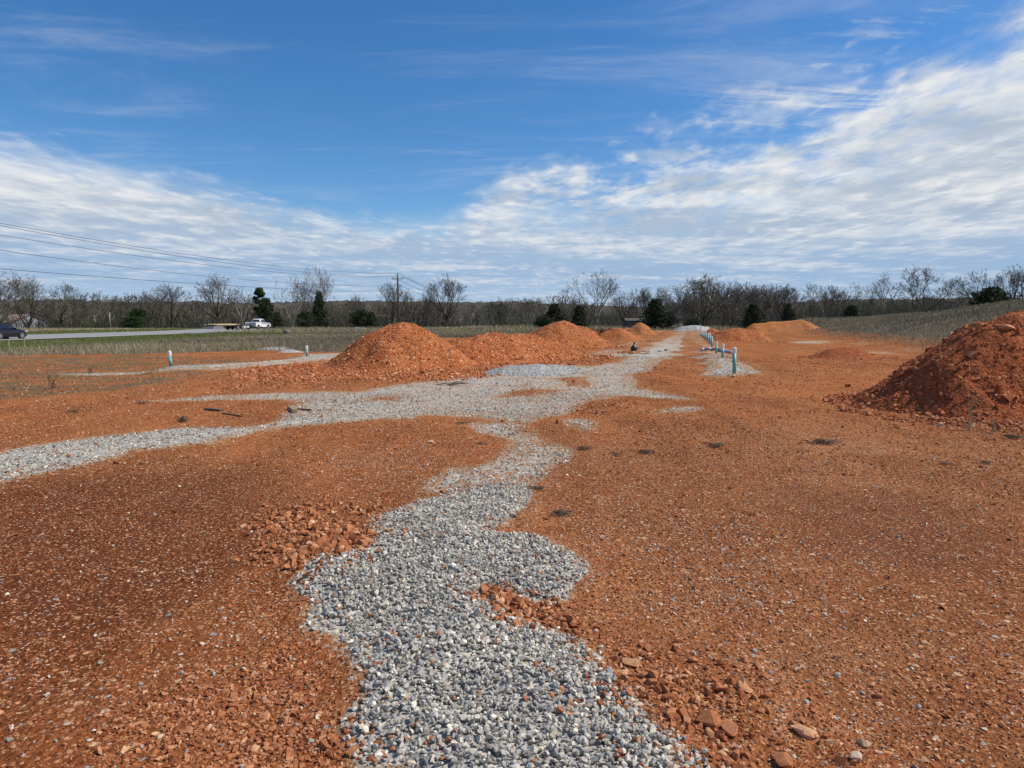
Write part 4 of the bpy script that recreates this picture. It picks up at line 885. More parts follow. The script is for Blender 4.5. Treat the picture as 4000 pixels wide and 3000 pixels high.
TREES = [
 ('pale1', 'tall pale bare tree at the left frame edge behind the rusty-roofed barn', 15, 1055, 230, 185), ('spread1', 'dark bare tree with fanned trunks standing right behind the barn', 118, 1085, 190, 178),
 ('crook1', 'gnarled dark bare tree leaning right, right of the barn', 258, 1108, 185, 172), ('slim1', 'thin pale bare tree between the gnarled tree and the white post', 385, 1138, 62, 190),
 ('spread2', 'low dark bare tree just right of the white post', 478, 1160, 120, 180), ('vase2', 'dark forked bare tree left of the vase-shaped one', 590, 1132, 120, 176),
 ('vase1', 'vase-shaped dark bare tree left of the big round-crowned tree', 675, 1106, 130, 170), ('round1', 'tall round-crowned bare tree above the flatbed trailer', 856, 1074, 150, 168),
 ('pale2', 'pale bare tree between the round-crowned tree and the pine', 958, 1112, 90, 178), ('pale2', 'pale bare tree behind the white pickup, left of the tallest pale one', 1140, 1078, 115, 176),
 ('vase2', 'darker narrow bare tree between the two pale trees right of the pickup', 1192, 1092, 85, 180), ('pale1', 'tallest pale bare tree right of the pickup', 1245, 1040, 130, 172),
 ('spread1', 'small dark bare tree right of the pale pair', 1392, 1150, 75, 200), ('vase1', 'bare tree standing just left of the utility pole', 1535, 1098, 110, 190),
 ('vase2', 'bare tree standing just right of the utility pole', 1588, 1130, 80, 192), ('spread2', 'dark low bare tree left of the round tree by the side road', 1660, 1148, 100, 196),
 ('round2', 'fine round-crowned bare tree right of the utility pole', 1746, 1074, 140, 176), ('vase1', 'bare tree left of the brown cedar', 2052, 1160, 80, 215),
 ('vase2', 'bare tree directly behind the brown cedar', 2110, 1158, 85, 220), ('slim1', 'thin pale bare tree with a small crown left of the big sycamore', 2197, 1118, 70, 190),
 ('pale1', 'big white-limbed sycamore standing between the two cedars', 2332, 1058, 175, 186), ('vase2', 'grey bare tree right of the big sycamore', 2432, 1138, 80, 190),
 ('vase1', 'grey bare tree behind the small rounded pile', 2490, 1125, 80, 192), ('bud2', 'lightly budding tree just left of the big dark cedar tip', 2535, 1120, 75, 196),
 ('bud2', 'budding round tree right of the big dark cedar', 2598, 1120, 82, 200), ('bud1', 'largest budding tree behind the far standpipes', 2740, 1072, 200, 172),
 ('spread2', 'dark bare tree leaning on the right side of the largest budding tree', 2850, 1094, 130, 176), ('spread1', 'dark bare tree right behind the blossoming sapling', 2960, 1120, 120, 185),
 ('bud1', 'thin-leaved tree above the tan berm', 3045, 1112, 120, 188), ('crook1', 'dark crooked bare tree right of the tan berm', 3168, 1108, 100, 182),
 ('bud2', 'pale green budding tree on the right tree line', 3245, 1115, 80, 186), ('slim1', 'slender bare tree right of the pale green tree', 3322, 1104, 60, 182),
 ('vase2', 'bare tree left of the tall forked tree on the right', 3385, 1112, 90, 180), ('pale2', 'tall forked bare tree left of the widest tree on the right', 3455, 1064, 105, 172),
 ('crook1', 'widest dark bare tree above the green strip on the right bank', 3592, 1040, 185, 160), ('spread1', 'bare tree between the widest tree and the cedar on the bank', 3715, 1085, 120, 170),
 ('vase2', 'tall bare tree just left of the cedar on the bank', 3800, 1055, 115, 160), ('round2', 'bare tree rising from the bank right of the cedar', 3935, 1042, 110, 140),
 ('vase1', 'bare tree cut by the right frame edge on the bank', 4010, 1025, 120, 130)]
for t_ in TREES: tree(*t_)
tree('blossom', 'small pale blossoming sapling beside the cedar at the end of the site', 2905, 1178, 60, 138, name='flowering_tree', group=None)

def cedar_proto(seed, mat, n=11000, shape='cone', clump=.1):
    r_ = np.random.default_rng(seed); b = Bag()
    # boughs: leaf-sized faces in tufts around many bough tips
    nb = 320; t_ = r_.uniform(0, 1, nb) ** .85; a = r_.uniform(0, 2 * np.pi, nb)
    prof = (1 - t_) ** .75 * (.55 + .45 * np.minimum(1, t_ * 6)) if shape == 'cone' else np.sqrt(np.clip(1 - (2 * t_ - .9) ** 2 / 1.3, 0, 1)) * .95
    lob = 1 + .22 * np.sin(a * 3 + seed) + r_.normal(0, .22, nb)
    rr = .56 * prof * lob * r_.uniform(.35, 1.05, nb)
    C = np.stack([np.cos(a) * rr, np.sin(a) * rr, .05 + t_ * .95], 1)
    k = r_.integers(0, nb, n); off = r_.normal(0, 1, (n, 3)) * np.array((.055, .055, .03)); P = C[k] + off
    s = r_.uniform(.018, .05, n); o = r_.normal(0, 1, (n, 3, 3)); o[:, :, 2] *= .8; o /= np.linalg.norm(o, axis=2)[:, :, None]
    V = (P[:, None] + o * s[:, None, None]).reshape(-1, 3)
    tone = np.clip(.4 + .35 * r_.normal(0, 1, nb)[k] * .6 + r_.normal(0, .15, n), 0, 1)
    b.add(V, np.arange(n * 3).reshape(-1, 3), np.repeat(tone, 3))
    cm = b.mesh('crown', [mat])
    tk = MB().tube([(0, 0, -.02), (.01, 0, .4), (0, .01, .9)], [.035, .025, .006], 7).mesh('trunk', M_BARK, True)
    return tk, cm
CED = {'cone': cedar_proto(1, M_CEDAR), 'cone2': cedar_proto(2, M_CEDAR), 'round': cedar_proto(3, M_CEDAR, shape='round'), 'brown': cedar_proto(4, M_CEDAR_BROWN), 'roundbrown': cedar_proto(5, M_CEDAR_BROWN, shape='round'), 'pine': cedar_proto(6, M_PINE, 9000, 'round')}
def cedar(kind, label, px, top, wpx, Y, name='cedar_tree', group='evergreens among the bare trees', zb=None):
    x = (px - 2000) / F * Y; z0 = H1(x, Y) if zb is None else zb; ht = EYE + (HY - top) * Y / F - z0; w = wpx * Y / F
    o = thing(name, label, 'evergreen', (x, Y, z0 - .1), random.uniform(0, 6.28), group); o.scale = (w, w, ht + .1)
    link('trunk', CED[kind][0], o); link('crown', CED[kind][1], o)
for a in (('cone', 'dark cedar right below the pine by the pickup', 1048, 1172, 90, 155), ('cone2', 'dark cedar low beside the pickup hood', 1088, 1222, 55, 150),
          ('cone', 'narrow cedar between the pale trees right of the pickup', 1252, 1148, 75, 170), ('round', 'low cedar bush at the foot of the pale trees', 1195, 1218, 60, 160), ('round', 'dark cedar bush left of the white house', 1415, 1214, 80, 165),
          ('cone2', 'dark cedar bush in front of the white house', 1455, 1222, 60, 160), 
          ('brown', 'brownish cedar behind the conical orange pile', 2165, 1192, 105, 150), ('round', 'low dark cedar at the left foot of the brownish cedar', 2125, 1238, 70, 145), ('cone', 'dark green cedar left of the big sycamore', 2262, 1196, 80, 150),
          ('cone2', 'biggest dark cedar behind the small rounded pile', 2558, 1172, 120, 140), ('round', 'broad dark cedar attached to the right of the biggest cedar', 2602, 1222, 75, 138), ('cone', 'dark cedar beside the blossoming sapling', 2935, 1190, 95, 135),
          ('round', 'black low bush left of that sapling cedar', 2705, 1246, 45, 150), ('cone2', 'cedar above the right end of the tan berm', 3072, 1190, 60, 150), ('cone', 'small dark cedar on the green strip of the bank', 3318, 1194, 75, 150), ('round', 'wide dark cedar high on the bank at the right', 3862, 1128, 115, 120)):
    cedar(*a)
cedar('pine', 'green pine bush on the left verge behind the fence', 545, 1208, 60, 168, 'pine_tree'); cedar('pine', 'dark bushy pine lower left of the verge pine', 525, 1238, 75, 162, 'pine_tree')
cedar('pine', 'left of two green pines in the distance by the side road', 1924, 1190, 50, 230, 'pine_tree'); cedar('pine', 'right of two green pines in the distance by the side road', 1958, 1190, 48, 226, 'pine_tree')
def tufted_pine():
    Y = 160; x = (1020 - 2000) / F * Y; z0 = H1(x, Y); top = EYE + (HY - 1122) * Y / F - z0
    o = thing('pine_tree', 'tufted dark pine with a bushy top above the pickup cab', 'evergreen', (x, Y, z0), 0, 'evergreens among the bare trees')
    mb = MB().tube([(0, 0, -.1), (.15, 0, top * .5), (0, 0, top * .93)], [.2, .15, .05], 8)
    cl = [(.0, 0, .93, 1.), (-.5, .2, .86, .9), (.6, -.2, .85, .9), (.15, .5, .8, .9), (-.9, 0, .74, .7), (1.0, .1, .7, .75), (-.3, -.4, .66, .8), (.5, .3, .58, .8), (-.8, 0, .5, .8), (.9, -.2, .46, .9), (0, 0, .4, 1.)]
    for cx, cy, cz, s in cl: mb.tube([(0, 0, top * (cz - .08)), (cx, cy, top * cz)], [.05, .02], 5)
    mb.part('trunk', M_BARK, o, True); b = Bag()
    for cx, cy, cz, s in cl:
        n = 420; d = rng.normal(0, 1, (n, 3)); d /= np.linalg.norm(d, axis=1)[:, None]
        P = np.array((cx, cy, top * cz)) + d * (rng.uniform(.3, 1, n) ** .6 * .75 * s)[:, None] * np.array((1.15, 1.15, .7)); q = rng.normal(0, .14, (n, 3, 3)); V = (P[:, None] + q).reshape(-1, 3)
        b.add(V, np.arange(n * 3).reshape(-1, 3), np.repeat(np.clip(.45 + d[:, 2] * .1 + rng.normal(0, .25, n), 0, 1), 3))
    link('crown', b.mesh('crown', [M_PINE]), o)
tufted_pine()
# the mass of woodland and scrub between the single trees
def woodland():
    b = Bag(); protos = []
    for k in range(7):
        T, C, hz, wd = gen_tree(500 + k, trunk=.2, limbs=5, ang=(8, 50), crook=.14, rx=.4, zc=.58, levels=3, nch=(0, 6, 4, 0), twig=1.9)
        sg = np.concatenate([T, C]); sg[:, [2, 5]] /= hz; sg[:, [0, 1, 3, 4]] /= wd; sg[:, 6:] /= 9; protos.append(sg)
    n = 620; px = rng.uniform(-500, 4500, n); Y = rng.uniform(178, 265, n) - 30 * S((px - 2800) / 900)
    x = (px - 2000) / F * Y
    topn = 1170 - 14 * S((px - 2650) / 200) - 40 * (fbm(px / 130, px * 0, 77, 3) - .5) * 2 - 6 * np.sin(px / 300) - 22 * S((px - 2400) / 400) + 12 * S((px - 1600) / 200) * S((2200 - px) / 200)
    z = H(x, Y)
    for k in range(n):
        sg = protos[k % 7].copy(); top = topn[k] + rng.uniform(-14, 48); ht = max(3.5, EYE + (HY - top) * Y[k] / F - z[k]); w = ht * rng.uniform(.55, .95); a = rng.uniform(0, 6.28); c, s_ = math.cos(a), math.sin(a)
        for i in (0, 3):
            X, Yy = sg[:, i] * w, sg[:, i + 1] * w; sg[:, i], sg[:, i + 1] = c * X - s_ * Yy + x[k], s_ * X + c * Yy + Y[k]; sg[:, i + 2] = sg[:, i + 2] * ht + z[k]
        sg[:, 6:] *= ht
        V, Fq = tubes(sg, 3); b.add(V, Fq, np.full(len(V), np.clip(rng.beta(2, 2.6), 0, .92)))
    # brush: thin upright stems filling the lower storey
    m = 52000; px = rng.uniform(-500, 4500, m); Y = rng.uniform(172, 250, m) - 28 * S((px - 2800) / 900); x = (px - 2000) / F * Y
    keep = ~((px > 1640) & (px < 2120) & (Y < 262) & (rng.uniform(0, 1, m) < .8)); px, Y, x = px[keep], Y[keep], x[keep]; m = len(x)
    z = H(x, Y); cl = fbm(px / 40, Y / 8, 79, 4); h = (1.5 + 7.0 * cl ** 1.5) * rng.uniform(.5, 1.1, m)
    ln = rng.normal(0, .16, (m, 2)) * h[:, None]; p0 = np.stack([x, Y, z + h * rng.uniform(0, .45, m)], 1); p1 = p0 + np.stack([ln[:, 0], ln[:, 1], h * .55], 1)
    V, Fq = tubes(np.concatenate([p0, p1, np.full((m, 1), .045), np.full((m, 1), .012)], 1), 3)
    b.add(V, Fq, np.repeat(np.clip(rng.beta(2, 2.6, m) + .25 * (fbm(px / 60, px * 0, 81, 3) > .66), 0, 1), 6))
    tag(link('woodland', b.mesh('woodland', [M_SCRUB])), 'mass of bare brown woods and brush filling in behind the single trees', 'woods', kind='stuff')
woodland()

# ------------------------------------------------------------------ standpipes, lying pipes, bag, scraps
def ring(rad, z, n=20): return [(math.cos(2 * math.pi * k / n) * rad, math.sin(2 * math.pi * k / n) * rad, z) for k in range(n)]
PIPE_ME = MB().loft([ring(.052, -.25), ring(.052, 1.0), ring(.046, 1.0), ring(.046, .9)], True).mesh('pipe', M_TEAL, True)
def _cap():
    mb = MB().loft([ring(.0, -.115) if False else ring(.0535, -.115), ring(.060, -.115), ring(.061, -.02), ring(.064, -.018), ring(.064, .018), ring(.058, .028), ring(.03, .034)], True)
    mb.box((0, 0, .048), (.036, .036, .034), bev=.004); return mb.mesh('cap', M_CAP, False)
CAP_ME = _cap()
def standpipe(label, bx, by, tx, ty, group):
    x, y = G(bx, by); z = H1(x, y); ht = max(.3, EYE + (HY - ty) * y / F - z - .06)
    o = thing('standpipe', label, 'standpipe', (x, y, z), 0, group)
    o.rotation_euler = (random.uniform(-.02, .02), max(-.08, min(.08, ((tx - bx) - (bx - 2000) * .018 * (by - ty) / 250) / max(by - ty, 1))), random.uniform(0, 6))
    o.rotation_euler = (random.uniform(-.015, .015), (tx - bx) / max(by - ty, 1) * .9, 0)
    p = link('pipe', PIPE_ME, o); p.scale = (1, 1, ht)
    link('cap', CAP_ME, o, (0, 0, ht + .02))
SPS = [(2868, 1477, 2864, 1356, 'nearest and tallest teal standpipe with white cap, on the gravel strip'), (2822, 1409, 2822, 1342, 'second teal standpipe from the front, between the nearest one and the lying pipe'),
  (2798, 1383, 2798, 1334, 'short teal standpipe in front of the lying lavender pipe'), (2781, 1359, 2779, 1313, 'teal standpipe just behind the lying lavender pipe'), (2773, 1348, 2771, 1300, 'fifth teal standpipe from the front of the right row'),
  (2766, 1344, 2764, 1301, 'sixth teal standpipe from the front of the right row'), (2757, 1332, 2756, 1292, 'tallest of the far cluster of teal standpipes'), (2751, 1325, 2751, 1295, 'teal standpipe left of the tallest in the far cluster'),
  (2746, 1322, 2746, 1294, 'teal standpipe in the middle of the far cluster'), (2741, 1319, 2741, 1294, 'next to last teal standpipe of the far cluster'), (2736, 1316, 2736, 1293, 'last teal standpipe of the far cluster, at its left end'), (2735, 1294, 2735, 1268, 'single most distant standpipe in front of the pale gravel heap')]
for a in SPS: standpipe(a[4], a[0], a[1], a[2], a[3], 'row of capped standpipes along the right gravel strip')
standpipe('teal standpipe with white cap on the gravel mound at the left', 668, 1440, 664, 1371, 'standpipes on the left gravel strip')
standpipe('smaller teal standpipe on the left strip just left of the tallest pile', 1200, 1401, 1198, 1350, 'standpipes on the left gravel strip')
def lying(name, label, pa, pb, rad, mat, coupling=None, group=None, cat='pipe'):
    A, B = Vector((*G(*pa), 0)), Vector((*G(*pb), 0)); A.z = H1(A.x, A.y) + rad * .9; B.z = H1(B.x, B.y) + rad * .9
    o = thing(name, label, cat, A, 0, group); d = B - A
    MB().tube([(0, 0, 0), d * .5, d], rad, 14).part('pipe', mat, o, True)
    if coupling is not None: MB().tube([d * (coupling - .06), d * (coupling - .05), d * (coupling + .05), d * (coupling + .06)], [rad * 1.05, rad * 1.3, rad * 1.3, rad * 1.05], 14).part('coupling', mat, o, True)
lying('lying_pipe', 'lavender plastic pipe with a coupling lying behind the second standpipe', (2803, 1373), (2858, 1379), .078, M_LAV, .42, 'plastic pipes lying by the standpipes')
lying('lying_pipe', 'short lavender pipe lying left of the third standpipe', (2741, 1375), (2775, 1370), .078, M_LAV, .08, 'plastic pipes lying by the standpipes')
def hoses():
    x0, y0 = G(2775, 1377); mb = MB()
    for k in range(5):
        pts = []
        for i in range(12):
            t_ = i / 11; xx = -.38 + .75 * t_ ; pts.append((xx + .03 * k, -.12 + .07 * k - .35 * t_ * (1 if k % 2 else .6), .05 + .035 * math.sin(t_ * 6 + k) ** 2 + .018 * k))
        mb.tube(pts, .022, 8)
    thing('drain_hose', 'loose loops of dark grey hose on gravel beside the third standpipe', 'hose', (x0, y0, H1(x0, y0)), 0, None, mb.mesh('drain_hose', M_HOSE, True))
hoses()
def trash_bag():
    x, y = G(2477, 1368); mb = MB(); rings = []; rr = random.Random(4)
    for z, r_ in ((0, .16), (.03, .19), (.1, .195), (.2, .185), (.28, .15), (.34, .095), (.39, .045), (.42, .028), (.45, .05), (.49, .085), (.5, .08)):
        rings.append([(math.cos(a) * r_ * (1 + .13 * math.sin(3 * a + z * 9) + rr.uniform(-.06, .06)) + .04 * z, math.sin(a) * r_ * (1 + .1 * math.sin(2 * a + 1)) , z * .98 + rr.uniform(-.008, .008)) for a in [2 * math.pi * k / 22 for k in range(22)]])
    mb.loft(rings); thing('trash_bag', 'tied black plastic trash bag standing on the gravel track', 'trash bag', (x, y, H1(x, y) - .01), .5, None, mb.mesh('trash_bag', M_BAG, True))
trash_bag()
def scrap(label, px, py, w, h, peak=False, name='plastic_scrap', mat=None, cat='scrap'):
    x, y = G(px, py); W_ = w * y / F; Hh_ = h * y / F; mb = MB()
    prof = [(-W_ / 2, 0), (-W_ * .3, Hh_ * (.5 if peak else .9)), (0, Hh_ if peak else Hh_ * .85), (W_ * .28, Hh_ * (.6 if peak else 1)), (W_ / 2, 0)]
    mb.loft([[(a, b * .3, z) for (a, z), b in zip(prof, (-1, -1, -1, -1, -1))], [(a * .9, .12 * W_, z * .9) for a, z in prof], [(a * .8, .4 * W_, z * .3) for a, z in prof]])
    thing(name, label, cat, (x, y, H1(x, y)), 0, 'scraps lying on the gravel track' if name == 'plastic_scrap' else None, mb.mesh(name, mat or M_BAG))
scrap('flat black plastic scrap on gravel right of the trash bag', 2573, 1369, 12, 4); scrap('peaked black plastic scrap on gravel farthest right of the trash bag', 2598, 1366, 11, 7, True); scrap('black plastic scrap left of the trash bag near the rubble ridge', 2345, 1391, 13, 6)
def stick(name, label, pa, pb, dims, mat=M_WOOD, cat='wood', lift=0.):
    A, B = Vector((*G(*pa), 0)), Vector((*G(*pb), 0)); d = B - A; L = d.length; c = (A + B) / 2; rz = math.atan2(d.y, d.x); z = (H1(A.x, A.y) + H1(B.x, B.y)) / 2
    thing(name, label, cat, (c.x, c.y, z), 0, None, MB().box((0, 0, dims[1] * .45 + lift), (L, dims[0], dims[1]), rz, bev=min(dims) * .12).mesh(name, mat))
stick('broken_board', 'dark broken board lying on orange soil left of the other boards', (805, 1607), (868, 1613), (.09, .04)); stick('broken_board', 'thin dark lath lying right below the broken board', (872, 1622), (945, 1634), (.045, .025))
stick('wood_block', 'short tan wood block near the dried puddle at left', (1132, 1603), (1152, 1618), (.09, .07), plain('block_wood', (.3, .2, .12), .8)); stick('broken_board', 'thin plank right of the short wood block', (1162, 1605), (1216, 1609), (.05, .03))
def twigs(label, px, py, L, n=6):
    x, y = G(px, py); sg = []; mb = MB()
    for k in range(n):
        a = random.gauss(.2, .5); l = L * random.uniform(.4, 1); p = Vector((random.uniform(-.1, .1) * L, random.uniform(-.1, .1) * L, .02)); q = p + Vector((math.cos(a) * l, math.sin(a) * l * .7, random.uniform(0, .06)))
        k_ = min(1, L / .5); mb.tube([p, (p + q) / 2 + Vector((0, 0, .03 * k_)), q], [.014 * k_, .01 * k_, .005 * k_], 6)
    thing('fallen_twigs', label, 'twigs', (x, y, H1(x, y)), 0, None, mb.mesh('fallen_twigs', M_WOOD))
twigs('bare dark twigs lying on the gravel in front of the rubble ridge', 1755, 1512, .6); twigs('short dark twigs left of the bare twigs on the gravel', 1712, 1510, .35, 4); twigs('thin upright dry twig beside the near gravel edge', 1160, 2290, .12, 4)
def branch():
    x, y = 7.3, 57.2; mb = MB(); z = H1(x, y) + .75
    for k in range(9):
        a = random.uniform(-.5, .9) if k % 2 else random.uniform(2.6, 3.6); l = random.uniform(.4, 1.2); p = Vector((random.uniform(-.3, .5), 0, random.uniform(0, .15))); q = p + Vector((math.cos(a) * l, random.uniform(-.3, .1), math.sin(a) * l * .25))
        mb.tube([p, (p + q) / 2 + Vector((0, 0, .08)), q], [.06, .045, .015], 6)
    thing('dead_branch', 'dead branch lying over the shoulder of the low orange pile', 'branch', (x, y, z), 0, None, mb.mesh('dead_branch', M_WOOD))
branch()
for px, py, ty, lab in ((36, 1374, 1331, 'left one of two tan wooden stakes in the grass below the dark car'), (96, 1373, 1331, 'right one of two tan wooden stakes in the grass below the dark car')):
    x, y = G(px, py); thing('survey_stake', lab, 'stake', (x, y, H1(x, y)), 0, 'survey stakes in the grass', MB().box((0, 0, .22), (.045, .025, .86), ry=-.03, taper=(.95, .9)).mesh('survey_stake', M_WOOD_TAN))
def tank():
    x, y = G(1122, 1303); z = H1(x, y); mb = MB().tube([(-.35, 0, .24), (.3, .1, .27)], .28, 18)
    thing('culvert_pipe', 'grey round culvert pipe half buried in tan grass right of the pickup', 'culvert', (x, y, z), .9, None, mb.mesh('culvert_pipe', plain('old_concrete', (.16, .15, .15), .9), True))
tank()
x, y = G(1405, 1292); thing('white_board', 'white board lying in the field grass left of the tallest pile', 'board', (x, y, H1(x, y)), 0, None, MB().box((0, 0, .45), (1.5, .5, .18), ry=.05, bev=.02).mesh('white_board', M_SIDING))

# ------------------------------------------------------------------ utility poles and wires
def utility_pole(label, x, y, top, arm=2.4, rz=.35, lean=0.):
    z0 = H1(x, y); Ht = top - z0
    o = thing('utility_pole', label, 'utility pole', (x, y, z0), rz, 'utility poles'); o.rotation_euler = (0, lean, rz)
    MB().tube([(0, 0, -.4), (0, 0, Ht * .5), (0, 0, Ht)], [.21, .18, .15], 12).part('pole', M_POLE, o, True)
    MB().box((0, -.17, Ht - .85), (arm, .1, .13), bev=.01).part('crossarm', M_POLE, o)
    for s in (-1, 1):
        MB().tube([(s * .72, -.19, Ht - .9), (0, -.16, Ht - 1.5)], .025, 6).part('brace', M_METAL, o)
        MB().loft([[(a + s * (arm / 2 - .18), b - .17, c) for a, b, c in ring(r_, zz, 10)] for r_, zz in ((.03, Ht - .8), (.03, Ht - .68), (.07, Ht - .66), (.05, Ht - .58), (.07, Ht - .55), (.03, Ht - .46))]).part('insulator', M_HOSE, o, True)
    MB().loft([[(a, b, c) for a, b, c in ring(r_, zz, 10)] for r_, zz in ((.03, Ht), (.04, Ht + .1), (.08, Ht + .12), (.04, Ht + .28))]).part('insulator', M_HOSE, o, True)
    return o
PX, PY, PTOP = (1561 - 2000) / F * 140., 140., EYE + (HY - 1075) * 140. / F
utility_pole('tall wooden utility pole with crossarm rising behind the tallest left pile', PX, PY, PTOP, 2.4, .2, -.02)
QX, QY = 0.0, 295.; QTOP = EYE + (HY - 1170) * QY / F
utility_pole('distant utility pole with crossarm by the side road, in front of the far woods', QX, QY, QTOP, 2.6, .2)
def post(name, label, px, by, ty, Y, rad, mat):
    x = (px - 2000) / F * Y; z = H1(x, Y); t_ = EYE + (HY - ty) * Y / F
    thing(name, label, 'pole', (x, Y, z), 0, None, MB().tube([(0, 0, -.3), (0, 0, t_ - z)], [rad, rad * .8], 10).mesh(name, mat, True))
post('wooden_pole', 'slim pale pole without crossarm standing left of the side road', 1794, 1290, 1217, 150, .1, M_POLE); post('wooden_pole', 'thin white post behind the left fence', 436, 1275, 1222, 172, .09, M_CONC); post('wooden_pole', 'dark slim pole right of the two distant pines', 1973, 1290, 1212, 180, .1, M_POLE)
def wire(label, A, B, sag, rad=.02, ext=1.0, group='overhead wires'):
    A, B = Vector(A), Vector(B); pts = []
    for k in range(33):
        t_ = k / 32 * ext; p = A.lerp(B, t_); p.z -= 4 * sag * t_ * (1 - t_); pts.append(p - A)
    thing('overhead_wire', label, 'wire', A, 0, group, MB().tube(pts, rad, 5).mesh('overhead_wire', M_WIRE, True))
BX, BY = PX - 26., 33.
ct, st_ = math.cos(.2) * 1.02, math.sin(.2) * 1.02
off = -.2
topz = PTOP + .27
wire('topmost overhead wire running from the utility pole out of the left edge', (PX + off, PY, topz), (BX, BY, topz), 1.9)
wire('overhead wire on the right end of the crossarm, running to the left edge', (PX + ct + off, PY + st_, PTOP - .42), (BX + 1.1, BY, topz - .25), 1.95); wire('overhead wire on the left end of the crossarm, running to the left edge', (PX - ct + off, PY - st_, PTOP - .42), (BX - 1.2, BY, topz - .75), 1.95)
wire('overhead neutral wire below the crossarm, running to the left edge', (PX + off * .8, PY, PTOP - 2.0), (BX, BY, topz - 2.2), 1.9)
wire('lowest thin overhead cable on the left, passing behind the pole', (PX - 3, PY + 45, 9.2), (BX - 14, BY + 10, 7.6), 1.2, .03)
qz = QTOP + .2
wire('topmost overhead wire from the utility pole to the distant pole', (PX + off, PY, topz), (QX, QY, qz), 3.2, .035); wire('right crossarm wire from the utility pole to the distant pole', (PX + ct + off, PY + st_, PTOP - .42), (QX + 1.1, QY, qz - .6), 3.2, .035)
wire('left crossarm wire from the utility pole to the distant pole', (PX - ct + off, PY - st_, PTOP - .42), (QX - 1.1, QY, qz - .6), 3.6, .035); wire('neutral wire below the crossarm from the utility pole to the distant pole', (PX, PY, PTOP - 2.0), (QX, QY, qz - 2.), 3.4, .035)

# ------------------------------------------------------------------ fence, buildings
def fence():
    ps = [(122, 157), (202, 156), (278, 155), (345, 155), (415, 154), (480, 154), (572, 154), (650, 155), (720, 156), (790, 157)]
    pts = [((px - 2000) / F * Y, Y) for px, Y in ps]; o = thing('wire_fence', 'rusty wire fence with dark thin posts beyond the road at left', 'fence', (pts[0][0], pts[0][1], H1(*pts[0])))
    b0 = Vector(o.location); tops = []
    for x, y in pts:
        z = H1(x, y); MB().box((x - b0.x, y - b0.y, z - b0.z + .6), (.10, .10, 1.7), rz=random.uniform(0, 1), ry=random.uniform(-.05, .05)).part('fence_post', M_DARKMETAL, o); tops.append(Vector((x, y, z)) - b0)
    mb = MB()
    for h in (.35, .8, 1.2): mb.tube([t_ + Vector((0, 0, h)) for t_ in tops], .012, 4)
    mb.part('fence_wire', M_DARKMETAL, o)
fence()
def barn():
    g = Vector((.85, -.53, 0)).normalized(); w_ = Vector((.53, .85, 0)).normalized(); Y = 186.
    ap = at(118, 1228, Y); z0 = -1.2; rh = ap[2] - z0; eh = rh - 2.1; hw = 4.4; L = 16
    o = thing('barn', 'low tin barn with rusty streaked roof behind the fence at the left edge', 'barn', (ap[0], ap[1], z0), math.atan2(w_.y, w_.x))
    # local x runs across the gable, local -y is out of the gable
    MB().loft([[(-hw, 0, 0), (hw, 0, 0), (hw, 0, eh), (0, 0, rh - .05), (-hw, 0, eh)], [(-hw, L, 0), (hw, L, 0), (hw, L, eh), (0, L, rh - .05), (-hw, L, eh)]]).part('wall', M_GALV, o)
    mb = MB()
    for s in (-1, 1): mb.loft([[(0, -.35, rh), (s * (hw + .4), -.35, eh - .18), (s * (hw + .4), -.35, eh - .10), (0, -.35, rh + .08)], [(0, L + .3, rh), (s * (hw + .4), L + .3, eh - .18), (s * (hw + .4), L + .3, eh - .10), (0, L + .3, rh + .08)]])
    mb.part('roof', M_RUSTROOF, o)
    MB().box((-hw - .04, L * .45, eh * .42), (.06, L * .8, eh * .8)).part('dark_panel', M_BLACKTRIM, o)  # dark panel over most of the long wall below the eave
barn()
def house(name, label, px, Y, w, dep, eave, ridge, wallm, roofm, rz, wins, zb=None):
    x = (px - 2000) / F * Y; z = H1(x, Y) if zb is None else zb
    o = thing(name, label, 'house' if name == 'house' else 'shed', (x, Y, z), rz)
    MB().loft([[(-w / 2, -dep / 2, 0), (-w / 2, dep / 2, 0), (-w / 2, dep / 2, eave), (-w / 2, 0, ridge - .05), (-w / 2, -dep / 2, eave)], [(w / 2, -dep / 2, 0), (w / 2, dep / 2, 0), (w / 2, dep / 2, eave), (w / 2, 0, ridge - .05), (w / 2, -dep / 2, eave)]]).part('wall', wallm, o)
    mb = MB()
    for s in (-1, 1): mb.loft([[(-w / 2 - .4, 0, ridge), (-w / 2 - .4, s * (dep / 2 + .45), eave - .2), (-w / 2 - .4, s * (dep / 2 + .45), eave - .08), (-w / 2 - .4, 0, ridge + .12)], [(w / 2 + .4, 0, ridge), (w / 2 + .4, s * (dep / 2 + .45), eave - .2), (w / 2 + .4, s * (dep / 2 + .45), eave - .08), (w / 2 + .4, 0, ridge + .12)]])
    mb.part('roof', roofm, o)
    for wx, wz, ww, wh in wins: MB().box((wx, -dep / 2 - .03, wz), (ww, .06, wh)).part('window' if wh < 1.7 else 'door', M_GLASS, o)
house('house', 'white low house with brown roof half hidden by trees left of the utility pole', 1486, 214, 9.5, 7, 2.7, 4.0, M_SIDING, M_BROWNROOF, .25, [(-3.2, 1.7, 1.2, 1.2), (-1.0, 1.3, 1.2, 2.2), (1.3, 1.7, 1.4, 1.2), (3.4, 1.7, 1.1, 1.2)], .3)
house('house', 'pale small house seen through trees right of the wide pickup', 1370, 232, 8, 6, 2.8, 4.4, M_SIDING, M_GREYWALL, -.2, [(-2, 1.8, 1, 1.1), (2, 1.8, 1, 1.1)], .8)
house('shed', 'grey board shed behind the small rounded pile', 2482, 150, 4.6, 3.5, 1.8, 2.1, M_GREYWALL, M_GREYWALL, .1, [(.9, 1.0, .9, 1.9)])
